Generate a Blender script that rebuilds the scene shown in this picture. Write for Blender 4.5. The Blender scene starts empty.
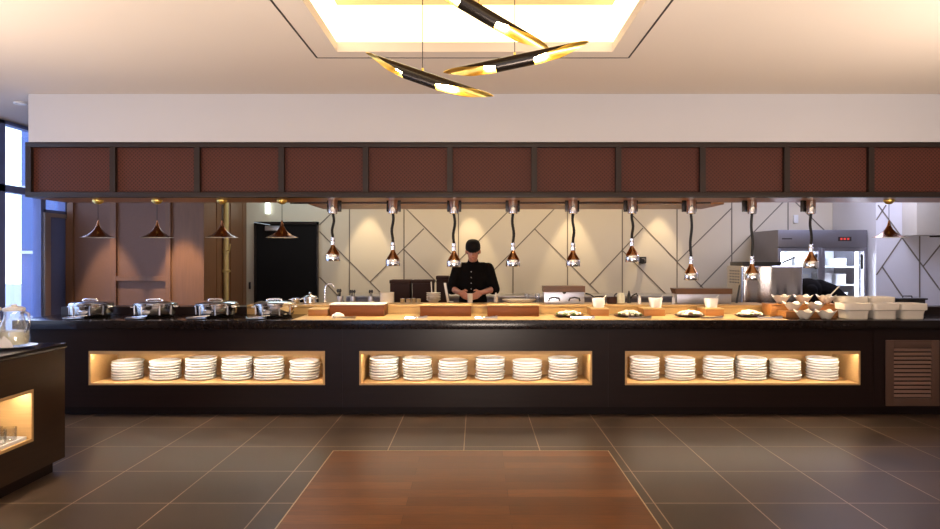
import bpy, bmesh, math, random
from mathutils import Vector, Matrix
random.seed(7)
R = math.radians
sc = bpy.context.scene
col = sc.collection

# ------------------------------------------------------------------ camera / world / light / exposure
EYE = 1.517
F = 648.0
def PX(x, Y): return (x - 476.5) * Y / F            # metres to the right of the camera at depth Y
def PZ(y, Y): return EYE + (258.0 - y) * Y / F      # height at depth Y
cam_d = bpy.data.cameras.new('camera'); cam = bpy.data.objects.new('camera', cam_d); col.objects.link(cam)
cam.location = (0, 0, EYE); cam.rotation_euler = (R(90), 0, 0)
cam_d.sensor_width = 36; cam_d.lens = F / 940 * 36
cam_d.shift_x = -6.5 / 940; cam_d.shift_y = -6.5 / 940
cam_d.clip_start = 0.05; cam_d.clip_end = 200
sc.camera = cam

w = bpy.data.worlds.new('daylight'); sc.world = w; w.use_nodes = True
nt = w.node_tree; nt.nodes.clear()
wo = nt.nodes.new('ShaderNodeOutputWorld'); bg = nt.nodes.new('ShaderNodeBackground')
tc = nt.nodes.new('ShaderNodeTexCoord'); sx = nt.nodes.new('ShaderNodeSeparateXYZ'); rp = nt.nodes.new('ShaderNodeValToRGB')
nt.links.new(tc.outputs['Generated'], sx.inputs[0]); nt.links.new(sx.outputs['Z'], rp.inputs[0])
rp.color_ramp.elements[0].color = (0.58, 0.72, 1.0, 1); rp.color_ramp.elements[1].color = (0.38, 0.52, 1.0, 1)
nt.links.new(rp.outputs[0], bg.inputs[0]); bg.inputs[1].default_value = 4.0
nt.links.new(bg.outputs[0], wo.inputs[0])

def light(kind, loc, power, color, rot=(0, 0, 0), size=0.1, size_y=None, spot=60, blend=0.5, name='lamp_light'):
    d = bpy.data.lights.new(name, kind); d.energy = power; d.color = color
    if kind == 'AREA':
        d.size = size
        if size_y: d.shape = 'RECTANGLE'; d.size_y = size_y
    else:
        d.shadow_soft_size = size
    if kind == 'SPOT': d.spot_size = R(spot); d.spot_blend = blend
    o = bpy.data.objects.new(name, d); o.location = loc; o.rotation_euler = rot; col.objects.link(o)
    return o
WARM = (1.0, 0.74, 0.45); WARM2 = (1.0, 0.83, 0.62); COOL = (0.72, 0.80, 1.0); NEUT = (1.0, 0.90, 0.82)
# added broad fill before the mostly solid rear wall, behind the camera
light('AREA', (0.3, -3.9, 1.75), 210, (1.0, 0.84, 0.78), (R(90), 0, R(180)), 9.0, 2.5, name='rear_fill_light')
# added unseen fill lights facing up, outside the view, brighten the pale ceiling
for x_, y_, p_ in ((-3.7, 3.3, 60), (3.7, 3.3, 72), (0.0, 1.3, 155)):
    light('AREA', (x_, y_, 1.3 if x_ else 0.5), p_, (1.0, 0.84, 0.70), (R(176 if x_ else 166), 0, 0), 1.2, 1.2, name='ceiling_fill_light')
# added warm fill for the whole kitchen, then its two cool ceiling lamps
light('AREA', (0.6, 8.7, 3.05), 62, (1.0, 0.77, 0.48), (0, 0, 0), 5.0, 1.4, name='kitchen_fill_light')
light('AREA', (5.0, 8.2, 3.05), 60, (0.66, 0.70, 1.0), (0, 0, 0), 1.6, 1.4, name='cold_kitchen_panel_light')
light('AREA', (-2.7, 9.3, 3.05), 10, (0.6, 0.85, 1.0), (0, 0, 0), 1.0, 0.8, name='door_panel_light')
for px_ in (365, 470, 575, 665):                       # downlights washing the kitchen wall
    light('SPOT', (PX(px_, 9.75), 9.76, 2.98), 110, (1.0, 0.79, 0.48), (R(3), 0, 0), 0.03, spot=40, blend=0.35, name='wall_washer_light')
light('SPOT', (-3.80, 7.90, 2.98), 420, WARM, (R(8), 0, 0), 0.03, spot=32, blend=0.4, name='panel_washer_light')
light('SPOT', (-4.75, 7.90, 2.98), 260, WARM, (R(8), 0, 0), 0.03, spot=32, blend=0.4, name='panel_washer_light')
# added warm fill spots under the dining-room ceiling, no fittings there
for x_, y_, p_ in ((-2.4, 4.9, 14), (0.0, 5.25, 30), (2.4, 4.9, 24), (-1.6, 2.0, 30), (1.6, 2.0, 30)):
    light('SPOT', (x_, y_, 3.03), p_, WARM2, (0, 0, 0), 0.05, spot=95, blend=0.8, name='dining_fill_light')

sc.view_settings.view_transform = 'Standard'; sc.view_settings.look = 'None'
sc.view_settings.gamma = 1.0; sc.view_settings.exposure = 0.45; sc.view_settings.use_curve_mapping = False
sc.cycles.use_denoising = True
sc.cycles.caustics_reflective = False; sc.cycles.caustics_refractive = False
sc.cycles.sample_clamp_indirect = 4.0
sc.cycles.max_bounces = 8; sc.cycles.transparent_max_bounces = 32

# ------------------------------------------------------------------ materials (all procedural)
M = {}
def mat(name, c, rough=0.5, metal=0.0, var=0.12, scale=8.0, stretch=(1, 1, 1), spec=0.5, emit=None, estr=0.0, bump=0.0, coat=0.0, subsurf=0.0):
    m = bpy.data.materials.new(name); m.use_nodes = True
    n = m.node_tree.nodes; L = m.node_tree.links; b = n['Principled BSDF']
    t = n.new('ShaderNodeTexCoord'); mp = n.new('ShaderNodeMapping'); mp.inputs['Scale'].default_value = stretch
    no = n.new('ShaderNodeTexNoise'); no.inputs['Scale'].default_value = scale; no.inputs['Detail'].default_value = 5
    mx = n.new('ShaderNodeMix'); mx.data_type = 'RGBA'
    lo = tuple(v * (1 - var) for v in c); hi = tuple(min(1, v * (1 + var)) for v in c)
    mx.inputs[6].default_value = (*lo, 1); mx.inputs[7].default_value = (*hi, 1)
    L.new(t.outputs['Object'], mp.inputs[0]); L.new(mp.outputs[0], no.inputs['Vector']); L.new(no.outputs['Fac'], mx.inputs[0])
    L.new(mx.outputs[2], b.inputs['Base Color'])
    b.inputs['Roughness'].default_value = rough; b.inputs['Metallic'].default_value = metal
    b.inputs['Specular IOR Level'].default_value = spec
    b.inputs['Coat Weight'].default_value = coat; b.inputs['Coat Roughness'].default_value = 0.08
    if emit: b.inputs['Emission Color'].default_value = (*emit, 1); b.inputs['Emission Strength'].default_value = estr
    if bump:
        bp = n.new('ShaderNodeBump'); bp.inputs['Strength'].default_value = bump; bp.inputs['Distance'].default_value = 0.01
        L.new(no.outputs['Fac'], bp.inputs['Height']); L.new(bp.outputs[0], b.inputs['Normal'])
    M[name] = m; return m
def glassy(name, tint=(1, 1, 1), gloss=0.12):
    m = bpy.data.materials.new(name); m.use_nodes = True; n = m.node_tree.nodes; L = m.node_tree.links; n.clear()
    o = n.new('ShaderNodeOutputMaterial'); a = n.new('ShaderNodeBsdfTransparent'); g = n.new('ShaderNodeBsdfGlossy')
    lw = n.new('ShaderNodeLayerWeight'); lw.inputs[0].default_value = 0.35
    ml = n.new('ShaderNodeMath'); ml.operation = 'MULTIPLY_ADD'; ml.inputs[1].default_value = 0.6; ml.inputs[2].default_value = gloss
    ml.use_clamp = True
    x = n.new('ShaderNodeMixShader'); a.inputs[0].default_value = (*tint, 1); g.inputs['Roughness'].default_value = 0.03
    L.new(lw.outputs['Facing'], ml.inputs[0]); L.new(ml.outputs[0], x.inputs[0])
    L.new(a.outputs[0], x.inputs[1]); L.new(g.outputs[0], x.inputs[2]); L.new(x.outputs[0], o.inputs[0]); M[name] = m

mat('plaster', (0.535, 0.52, 0.54), 0.9, var=0.02, scale=2)
mat('ceiling_paint', (0.66, 0.57, 0.49), 0.9, var=0.02, scale=1.5)
mat('dark_line', (0.03, 0.022, 0.02), 0.6)
mat('kitchen_panel', (0.62, 0.545, 0.43), 0.45, var=0.03, scale=2)
mat('joint', (0.16, 0.13, 0.10), 0.5)
mat('lacquer', (0.012, 0.006, 0.005), 0.30, var=0.25, scale=3, stretch=(1, 1, 12), spec=0.22)
mat('plinth', (0.012, 0.006, 0.005), 0.5, spec=0.15)
mat('stone', (0.010, 0.006, 0.005), 0.16, var=0.4, scale=30, spec=0.25)
mat('frame_dark', (0.020, 0.011, 0.008), 0.45, var=0.1, spec=0.3)
mat('soffit_wood', (0.34, 0.14, 0.05), 0.35, var=0.25, scale=4, stretch=(1, 10, 10))
mat('niche_wood', (0.46, 0.28, 0.115), 0.5, var=0.18, scale=5, stretch=(1, 14, 14))
mat('light_wood', (0.42, 0.27, 0.11), 0.38, var=0.15, scale=5, stretch=(1, 14, 14))
mat('board_wood', (0.46, 0.32, 0.14), 0.35, var=0.15, scale=5, stretch=(1, 14, 14))
mat('red_wood', (0.145, 0.045, 0.013), 0.45, var=0.2, scale=6, stretch=(1, 10, 14), spec=0.2)
mat('orange_wood', (0.33, 0.14, 0.04), 0.4, var=0.2, scale=6, stretch=(1, 10, 14))
mat('woven_panel', (0.17, 0.085, 0.055), 0.6, var=0.12, scale=60)
mat('wall_wood', (0.17, 0.078, 0.036), 0.45, var=0.25, scale=4, stretch=(12, 12, 1))
mat('coffer_wood', (0.40, 0.23, 0.09), 0.5, var=0.2, scale=4, stretch=(1, 12, 12))
mat('chrome', (0.90, 0.90, 0.91), 0.13, 1.0, var=0.03)
mat('steel', (0.55, 0.54, 0.56), 0.28, 1.0, var=0.06, scale=6, stretch=(1, 1, 20))
mat('machine_steel', (0.60, 0.57, 0.56), 0.20, 1.0, var=0.05, scale=3.2, stretch=(1, 1, 0.12), bump=0.6)
mat('steel_matt', (0.27, 0.26, 0.29), 0.42, 1.0, var=0.06, scale=6, stretch=(20, 1, 1))
mat('copper', (0.55, 0.27, 0.11), 0.14, 1.0, var=0.1)
mat('copper_dark', (0.36, 0.18, 0.10), 0.22, 1.0, var=0.1)
mat('gold', (0.92, 0.66, 0.18), 0.36, 1.0, var=0.1)
mat('black_metal', (0.025, 0.020, 0.018), 0.25, 0.6, var=0.2)
mat('black_cord', (0.012, 0.012, 0.012), 0.6)
mat('porcelain', (0.86, 0.85, 0.84), 0.18, var=0.02, spec=0.5)
mat('cream_ceramic', (0.72, 0.66, 0.56), 0.25, var=0.03)
mat('white_plastic', (0.72, 0.71, 0.70), 0.4, var=0.03)
mat('linen', (0.75, 0.73, 0.70), 0.9, var=0.06, scale=40)
mat('milk', (0.88, 0.84, 0.62), 0.4, var=0.03)
mat('dark_brown', (0.040, 0.016, 0.010), 0.55, var=0.2, spec=0.2)
mat('brown_lid', (0.14, 0.065, 0.03), 0.4, var=0.2, scale=6, stretch=(1, 10, 10))
mat('black_plastic', (0.018, 0.016, 0.016), 0.4)
mat('door_black', (0.004, 0.0035, 0.004), 0.6, spec=0.15)
mat('alu', (0.55, 0.57, 0.62), 0.35, 1.0, var=0.05)
mat('frame_blue', (0.11, 0.15, 0.36), 0.4, var=0.1)
mat('facade', (0.10, 0.16, 0.34), 0.5, var=0.15, scale=0.6)
mat('terrace', (0.45, 0.47, 0.50), 0.8, var=0.1)
mat('gas_yellow', (0.55, 0.42, 0.17), 0.4, var=0.12)
mat('skin', (0.48, 0.21, 0.13), 0.5, var=0.08, scale=20)
mat('jacket', (0.005, 0.004, 0.004), 0.9, var=0.3, scale=30, spec=0.08)
mat('cap_cloth', (0.006, 0.005, 0.005), 0.8, var=0.3, scale=30, spec=0.15)
mat('hair', (0.010, 0.008, 0.007), 0.5)
mat('eye', (0.03, 0.02, 0.015), 0.2)
mat('greens', (0.10, 0.16, 0.04), 0.6, var=0.4, scale=30)
mat('food_white', (0.80, 0.74, 0.58), 0.6, var=0.12, scale=40)
mat('led', (1, 0.8, 0.5), 0.5, emit=(1.0, 0.88, 0.68), estr=62)
mat('bulb', (1, 0.85, 0.6), 0.5, emit=(1.0, 0.80, 0.48), estr=22)
mat('bulb_hot', (1, 0.85, 0.6), 0.5, emit=(1.0, 0.80, 0.45), estr=55)
mat('cove', (1, 0.9, 0.65), 0.5, emit=(1.0, 0.86, 0.52), estr=2.2)
mat('lit_sign', (1, 1, 1), 0.5, emit=(0.85, 1.0, 0.95), estr=1.6)
mat('fridge_light', (1, 1, 1), 0.5, emit=(0.78, 0.84, 1.0), estr=22)
mat('fridge_inner', (0.75, 0.78, 0.85), 0.4, var=0.04)
mat('red_led', (0.3, 0.02, 0.02), 0.5, emit=(1.0, 0.08, 0.05), estr=0.4)
mat('shade_inner', (0.78, 0.72, 0.62), 0.5, var=0.02)
mat('steel_blue', (0.60, 0.62, 0.70), 0.30, 0.85, var=0.04)
glassy('glass', (0.97, 0.98, 1.0), 0.05)
glassy('jug_glass', (0.985, 0.99, 0.995), 0.05)
glassy('jug_handle', (0.85, 0.88, 0.92), 0.40)

def mesh_panel_mat():                                   # perforated brown metal sheet
    m = mat('perforated', (0.085, 0.026, 0.017), 0.5, 0.0, var=0.12, scale=3, spec=0.2)
    n = m.node_tree.nodes; L = m.node_tree.links; b = n['Principled BSDF']
    t = n.new('ShaderNodeTexCoord'); s = n.new('ShaderNodeSeparateXYZ'); L.new(t.outputs['Object'], s.inputs[0])
    def sinw(sock, per):
        a = n.new('ShaderNodeMath'); a.operation = 'MULTIPLY'; a.inputs[1].default_value = 2 * math.pi / per; L.new(sock, a.inputs[0])
        c = n.new('ShaderNodeMath'); c.operation = 'SINE'; L.new(a.outputs[0], c.inputs[0]); return c.outputs[0]
    p = n.new('ShaderNodeMath'); p.operation = 'MULTIPLY'; L.new(sinw(s.outputs['X'], 0.036), p.inputs[0]); L.new(sinw(s.outputs['Z'], 0.036), p.inputs[1])
    g = n.new('ShaderNodeMath'); g.operation = 'GREATER_THAN'; g.inputs[1].default_value = 0.25; L.new(p.outputs[0], g.inputs[0])
    src = b.inputs['Base Color'].links[0].from_socket
    mx = n.new('ShaderNodeMix'); mx.data_type = 'RGBA'; L.new(g.outputs[0], mx.inputs[0]); L.new(src, mx.inputs[6]); mx.inputs[7].default_value = (0.042, 0.012, 0.008, 1)
    L.new(mx.outputs[2], b.inputs['Base Color'])
mesh_panel_mat()

def tile_mat(name, bw, rh, ox, oy, offset, c1, c2, mortar, msize, rough, bias=0.0, grain=None):
    m = bpy.data.materials.new(name); m.use_nodes = True; n = m.node_tree.nodes; L = m.node_tree.links; b = n['Principled BSDF']
    t = n.new('ShaderNodeTexCoord'); mp = n.new('ShaderNodeMapping'); mp.inputs['Location'].default_value = (-ox, -oy, 0)
    br = n.new('ShaderNodeTexBrick'); br.offset = offset; br.offset_frequency = 2; br.squash = 1
    br.inputs['Scale'].default_value = 1; br.inputs['Brick Width'].default_value = bw; br.inputs['Row Height'].default_value = rh
    br.inputs['Mortar Size'].default_value = msize; br.inputs['Mortar Smooth'].default_value = 0.1; br.inputs['Bias'].default_value = bias
    br.inputs['Color1'].default_value = (*c1, 1); br.inputs['Color2'].default_value = (*c2, 1); br.inputs['Mortar'].default_value = (*mortar, 1)
    L.new(t.outputs['Object'], mp.inputs[0]); L.new(mp.outputs[0], br.inputs['Vector'])
    no = n.new('ShaderNodeTexNoise'); no.inputs['Scale'].default_value = 2.2 if not grain else 6; no.inputs['Detail'].default_value = 6
    if grain:
        m2 = n.new('ShaderNodeMapping'); m2.inputs['Scale'].default_value = grain; L.new(t.outputs['Object'], m2.inputs[0]); L.new(m2.outputs[0], no.inputs['Vector'])
    else:
        L.new(t.outputs['Object'], no.inputs['Vector'])
    mr = n.new('ShaderNodeMapRange'); mr.inputs[1].default_value = 0.3; mr.inputs[2].default_value = 0.7; mr.inputs[3].default_value = 0.72; mr.inputs[4].default_value = 1.3
    L.new(no.outputs['Fac'], mr.inputs[0])
    mx = n.new('ShaderNodeMix'); mx.data_type = 'RGBA'; mx.blend_type = 'MULTIPLY'; mx.inputs[0].default_value = 1.0
    L.new(br.outputs['Color'], mx.inputs[6]); L.new(mr.outputs[0], mx.inputs[7]); L.new(mx.outputs[2], b.inputs['Base Color'])
    r2 = n.new('ShaderNodeMapRange'); r2.inputs[3].default_value = rough - 0.06; r2.inputs[4].default_value = rough + 0.08
    L.new(no.outputs['Fac'], r2.inputs[0]); L.new(r2.outputs[0], b.inputs['Roughness'])
    b.inputs['Specular IOR Level'].default_value = 0.28
    M[name] = m
tile_mat('tile', 0.6, 0.6, -0.1, 4.01, 0.0, (0.060, 0.038, 0.025), (0.048, 0.031, 0.021), (0.30, 0.22, 0.15), 0.0042, 0.34)
tile_mat('plank', 1.5, 0.14, 0.2, 5.08, 0.42, (0.175, 0.066, 0.020), (0.105, 0.038, 0.012), (0.05, 0.018, 0.006), 0.0015, 0.36, grain=(1, 14, 1))

# ------------------------------------------------------------------ mesh building
class MB:
    def __init__(s): s.bm = bmesh.new()
    def _m(s, faces, mi):
        for f in faces: f.material_index = mi; f.smooth = True
    def box(s, x0, x1, y0, y1, z0, z1, mi=0, bev=0.0):
        r = bmesh.ops.create_cube(s.bm, size=1.0); vs = r['verts']
        bmesh.ops.scale(s.bm, vec=(abs(x1 - x0), abs(y1 - y0), abs(z1 - z0)), verts=vs)
        bmesh.ops.translate(s.bm, vec=((x0 + x1) / 2, (y0 + y1) / 2, (z0 + z1) / 2), verts=vs)
        fs = set(f for v in vs for f in v.link_faces)
        s._m(fs, mi)
        if bev > 0:
            es = list(set(e for v in vs for e in v.link_edges))
            rr = bmesh.ops.bevel(s.bm, geom=es, offset=bev, segments=2, affect='EDGES', profile=0.6)
            s._m(rr['faces'], mi)
        return s
    def loft(s, rings, mi=0, cap0=True, cap1=True, closed=True):
        """rings: list of lists of points (all one length)"""
        vr = [[s.bm.verts.new(p) for p in r] for r in rings]; n = len(vr[0]); fs = []
        for a, b in zip(vr[:-1], vr[1:]):
            for i in range(n if closed else n - 1):
                j = (i + 1) % n
                try: fs.append(s.bm.faces.new((a[i], a[j], b[j], b[i])))
                except ValueError: pass
        if cap0: fs.append(s.bm.faces.new(list(reversed(vr[0]))))
        if cap1: fs.append(s.bm.faces.new(vr[-1]))
        s._m(fs, mi); return s
    def lathe(s, prof, c=(0, 0, 0), n=24, mi=0, p=2.0, ax=1.0, ay=1.0, corner=0.0, cap0=True, cap1=True):
        """profile of (radius, z); p > 2 squares the section; corner lifts the corners"""
        rings = []
        for k, (r, z) in enumerate(prof):
            ring = []
            for i in range(n):
                t = 2 * math.pi * (i + 0.5) / n; ct, st = math.cos(t), math.sin(t)
                q = (abs(ct) ** p + abs(st) ** p) ** (-1.0 / p)
                lift = corner * (abs(ct * st) * 2) ** 3 * r / prof[-1][0] if corner else 0.0
                ring.append((c[0] + r * ax * q * ct, c[1] + r * ay * q * st, c[2] + z + lift))
            rings.append(ring)
        return s.loft(rings, mi, cap0, cap1)
    def tube(s, pts, r, mi=0, n=10, caps=True):
        pts = [Vector(p) for p in pts]; rs = r if isinstance(r, (list, tuple)) else [r] * len(pts); rings = []
        up = None
        for i, p in enumerate(pts):
            d = (pts[min(i + 1, len(pts) - 1)] - pts[max(i - 1, 0)]).normalized()
            if up is None:
                up = Vector((0, 0, 1)) if abs(d.z) < 0.9 else Vector((0, 1, 0))
            a = d.cross(up)
            if a.length < 1e-5: a = d.cross(Vector((1, 0, 0)))
            a.normalize(); b = a.cross(d).normalized(); up = b
            rings.append([p + (a * math.cos(2 * math.pi * k / n) + b * math.sin(2 * math.pi * k / n)) * rs[i] for k in range(n)])
        return s.loft(rings, mi, caps, caps)
    def ball(s, c, r, mi=0, u=16, v=10, rot=None):
        rr = bmesh.ops.create_uvsphere(s.bm, u_segments=u, v_segments=v, radius=1.0); vs = rr['verts']
        r = r if isinstance(r, (list, tuple)) else (r, r, r)
        bmesh.ops.scale(s.bm, vec=r, verts=vs)
        if rot: bmesh.ops.rotate(s.bm, cent=(0, 0, 0), matrix=rot, verts=vs)
        bmesh.ops.translate(s.bm, vec=c, verts=vs)
        s._m(set(f for v_ in vs for f in v_.link_faces), mi); return s
    def build(s, name, mats, parent=None, sharp=38, loc=None, rotz=0.0):
        if not isinstance(mats, (list, tuple)): mats = [mats]
        bmesh.ops.recalc_face_normals(s.bm, faces=s.bm.faces[:])
        me = bpy.data.meshes.new(name); s.bm.to_mesh(me); s.bm.free()
        for m in mats: me.materials.append(M[m])
        me.set_sharp_from_angle(angle=R(sharp))
        o = bpy.data.objects.new(name, me); col.objects.link(o)
        if parent: o.parent = parent
        if loc: o.location = loc
        if rotz: o.rotation_euler.z = rotz
        return o
def tag(o, label=None, cat=None, group=None, kind=None):
    if label: o['label'] = label
    if cat: o['category'] = cat
    if group: o['group'] = group
    if kind: o['kind'] = kind
    return o
def thing(name, label, cat, loc=(0, 0, 0), rotz=0.0, group=None):
    o = bpy.data.objects.new(name, None); col.objects.link(o); o.empty_display_size = 0.1
    o.location = loc; o.rotation_euler = (0, 0, rotz); return tag(o, label, cat, group)
def struct(name, mb, mats, parent=None, **k): return tag(mb.build(name, mats, parent, **k), kind='structure')
def dup(root, loc, rotz=0.0, label=None, group=None):
    r = root.copy(); col.objects.link(r); r.location = loc; r.rotation_euler = (0, 0, rotz)
    if label: r['label'] = label
    if group: r['group'] = group
    for ch in list(root.children):
        c = ch.copy(); col.objects.link(c); c.parent = r
        for g in list(ch.children):
            d = g.copy(); col.objects.link(d); d.parent = c
    return r
ORD = ['first', 'second', 'third', 'fourth', 'fifth', 'sixth', 'seventh', 'eighth', 'ninth', 'tenth', 'eleventh', 'twelfth', 'thirteenth']

# ================================================================== SETTING
XL, XR, YB, YN, CE = -5.31, 7.2, 10.1, -4.0, 3.077
b = MB(); b.box(XL - 0.2, XR + 0.2, YN - 0.2, YB + 0.2, -0.12, 0.0); struct('floor', b, 'tile')
b = MB(); b.box(-1.12, 1.03, 0.2, 5.08, -0.02, 0.004)
struct('floor_wood_inlay', b, 'plank')
b = MB()
b.box(-1.127, -1.12, 0.2, 5.087, -0.02, 0.006); b.box(1.03, 1.037, 0.2, 5.087, -0.02, 0.006); b.box(-1.12, 1.03, 5.08, 5.087, -0.02, 0.006)
mat('inlay_edge', (0.42, 0.30, 0.17), 0.35, var=0.1)
struct('trim_1', b, 'inlay_edge')

# ceiling with a square coffer, a dark groove around it and a shadow gap at the bulkhead
cx0, cx1, cy0, cy1 = -1.055, 1.03, 2.80, 4.90
b = MB()
GAP = 5.97
b.box(XL - 0.2, cx0, YN, GAP, CE, CE + 0.073); b.box(cx1, XR, YN, GAP, CE, CE + 0.073)
b.box(cx0, cx1, YN, cy0, CE, CE + 0.073); b.box(cx0, cx1, cy1, GAP, CE, CE + 0.073)
b.box(XL - 0.2, cx0 - 0.1, YN, GAP, CE + 0.073, 3.6); b.box(cx1 + 0.1, XR, YN, GAP, CE + 0.073, 3.6)
b.box(cx0 - 0.1, cx1 + 0.1, YN, cy0 - 0.1, CE + 0.073, 3.6); b.box(cx0 - 0.1, cx1 + 0.1, cy1 + 0.1, GAP, CE + 0.073, 3.6)
b.box(XL - 0.2, XR, GAP, YB + 0.2, CE + 0.012, 3.6)
gx0, gx1, gy0, gy1 = -1.243, 1.185, 2.62, 5.05
for a in ((gx0 - .007, gx0 + .007, gy0, gy1), (gx1 - .007, gx1 + .007, gy0, gy1), (gx0, gx1, gy1 - .007, gy1 + .007), (gx0, gx1, gy0 - .007, gy0 + .007)):
    b.box(*a, CE - 0.002, CE + 0.01, 1)
struct('ceiling', b, ['ceiling_paint', 'dark_line'])
b = MB(); e = 0.012
b.box(cx0 - e, cx0, cy0, cy1, CE + 0.078, 3.43); b.box(cx1, cx1 + e, cy0, cy1, CE + 0.078, 3.43)
b.box(cx0 - e, cx1 + e, cy0 - e, cy0, CE + 0.078, 3.43); b.box(cx0 - e, cx1 + e, cy1, cy1 + e, CE + 0.078, 3.43)
struct('ceiling_light_cove', b, 'cove')
b = MB(); b.box(cx0 - 0.09, cx1 + 0.09, cy0 - 0.09, cy1 + 0.09, 3.435, 3.47)
struct('ceiling_coffer_panel', b, 'coffer_wood')

# walls
def glyph_lines(b, segs, Y, wdt=0.017, t=0.004, mi=1):
    for x0, y0, x1, y1 in segs:
        a = Vector((PX(x0, Y), Y, PZ(y0, Y))); c = Vector((PX(x1, Y), Y, PZ(y1, Y))); d = (c - a).normalized(); nrm = Vector((d.z, 0, -d.x)) * wdt / 2
        f = Vector((0, -t, 0))
        b.loft([[a + nrm, a - nrm, a - nrm + f, a + nrm + f], [c + nrm, c - nrm, c - nrm + f, c + nrm + f]], mi)
b = MB(); b.box(-3.60, XR, YB, YB + 0.15, 0, CE + 0.02)
V = [349.5, 404, 458.5, 513, 567.5, 622.3, 677, 731.7, 788]
segs = [(x, 150, x, 330) for x in V]
segs += [(319.5, 231.5, 381.5, 293.5), (381, 293, 412, 324), (319.5, 277, 366, 324), (370, 282, 424, 228.5), (319.5, 225, 350, 195), (404, 206.7, 458.5, 261), (404, 249.5, 458.5, 304),
         (458.5, 261, 513, 206.5), (513, 251, 458.5, 305.5), (513, 251, 560, 203), (535, 229.3, 567.5, 262), (567.5, 262, 622, 317), (590, 284.5, 643, 228),
         (622.3, 205, 677, 261.5), (622.3, 250.5, 677, 305.5), (677, 262, 715, 300), (677, 262, 731.7, 208), (700, 287, 790, 195), (349.5, 195, 404, 141), (788, 195, 860, 265)]
glyph_lines(b, segs, YB)
struct('wall_back', b, ['kitchen_panel', 'joint'])
b = MB(); b.box(5.55, XR, 9.0, YB, 0, CE + 0.02)
segs = [(919.6, 236, 919.6, 330), (878, 205, 923, 266.5), (923, 266.5, 945, 297), (923, 266.5, 950, 233), (882, 266.5, 925, 330), (876.3, 275, 903, 236), (876.3, 220, 886, 205)]
glyph_lines(b, segs, 9.0, 0.018)
mat('pillar_panel', (0.62, 0.60, 0.62), 0.4, var=0.02)
struct('wall_pillar', b, ['pillar_panel', 'joint'])
b = MB(); b.box(-3.9, -3.585, 8.45, YB + 0.15, 0, CE + 0.02)
for y in (8.95, 9.45, 9.95): b.box(-3.585, -3.575, y - 0.02, y + 0.02, 0, CE)
struct('wall_left_return', b, 'wall_wood')
b = MB(); b.box(XL - 0.1, -3.9, 8.45, 8.6, 0, CE + 0.02)
b.box(XL, -3.9, 8.44, 8.45, 0, CE + 0.01, 1)
for xa, xb in ((67, 73), (110, 116), (165.5, 170.5), (199, 204)): b.box(PX(xa, 8.41), PX(xb, 8.41), 8.405, 8.45, 0, CE + 0.01, 0)
for z in (PZ(278.5, 8.42), 0.35): b.box(PX(116, 8.41), PX(165.5, 8.41), 8.41, 8.45, z - 0.03, z + 0.03, 0)
b.box(-3.93, -3.585, 8.43, 8.46, 0, CE, 0)
struct('wall_left_panelling', b, ['wall_wood', 'woven_panel'])
b = MB(); b.box(-4.29, XR, 6.205, 6.83, 2.628, CE + 0.02); struct('wall_bulkhead', b, 'plaster')
b = MB(); b.box(XR, XR + 0.15, YN, YB, 0, CE + 0.02); struct('wall_right', b, 'plaster')
b = MB(); b.box(XL - 0.2, XR, YN - 0.15, YN, 0, 0.5); b.box(XL - 0.2, -4.3, YN - 0.15, YN, 0.5, CE); b.box(-2.6, XR, YN - 0.15, YN, 0.5, CE); b.box(-4.3, -2.6, YN - 0.15, YN, 3.0, CE)
struct('wall_rear', b, 'plaster')
b = MB(); b.box(XL - 0.2, XL, YN, 4.6, 0, CE + 0.02); struct('wall_left', b, 'plaster')
b = MB(); b.box(-4.3, -2.6, YN - 0.08, YN - 0.07, 0.5, 3.0); g = struct('window_1', b, 'glass')
b = MB()
for x in (-4.27, -3.45, -2.63): b.box(x - 0.03, x + 0.03, YN - 0.11, YN - 0.03, 0.5, 3.0)
tag(b.build('window_frame', 'frame_blue', g), kind='structure')
# left glazing
def glazing(name, y0, y1, z0, z1):
    b = MB(); b.box(XL - 0.09, XL - 0.08, y0 + 0.03, y1 - 0.03, z0 + 0.03, z1 - 0.03); p = struct(name, b, 'glass')
    b = MB()
    b.box(XL - 0.13, XL - 0.03, y0, y0 + 0.045, z0, z1); b.box(XL - 0.13, XL - 0.03, y1 - 0.045, y1, z0, z1)
    b.box(XL - 0.13, XL - 0.03, y0, y1, z0, z0 + 0.04); b.box(XL - 0.13, XL - 0.03, y0, y1, z1 - 0.04, z1)
    tag(b.build('window_frame', 'frame_blue', p), kind='structure')
k = 2
for y0, y1 in ((4.6, 5.95), (5.95, 7.30), (7.30, 7.99)):
    glazing('window_%d' % k, y0, y1, 0.05, 2.31); glazing('window_%d' % (k + 1), y0, y1, 2.31, CE); k += 2
glazing('window_%d' % k, 7.99, 8.46, 2.08, CE)
b = MB(); b.box(XL - 0.1, XL - 0.05, 8.10, 8.45, 0, 2.03); d2 = struct('door_2', b, 'frame_blue')
b = MB(); b.box(XL - 0.13, XL - 0.01, 7.99, 8.10, 0, 2.08); b.box(XL - 0.13, XL - 0.01, 8.10, 8.46, 2.03, 2.08)
tag(b.build('door_frame', 'alu', d2), kind='structure')
# outside
b = MB(); b.box(-40, XL - 0.2, -6, 40, -0.4, -0.1); struct('ground_terrace', b, 'terrace')
b = MB(); b.box(-9.13, -6.2, 13, 15, -0.1, 9)
for k in range(7):
    b.box(-9.15, -6.2, 12.97, 13.02, 1.3 * k + 0.3, 1.3 * k + 0.36, 1)
struct('facade_outside', b, ['facade', 'alu'])

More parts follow.
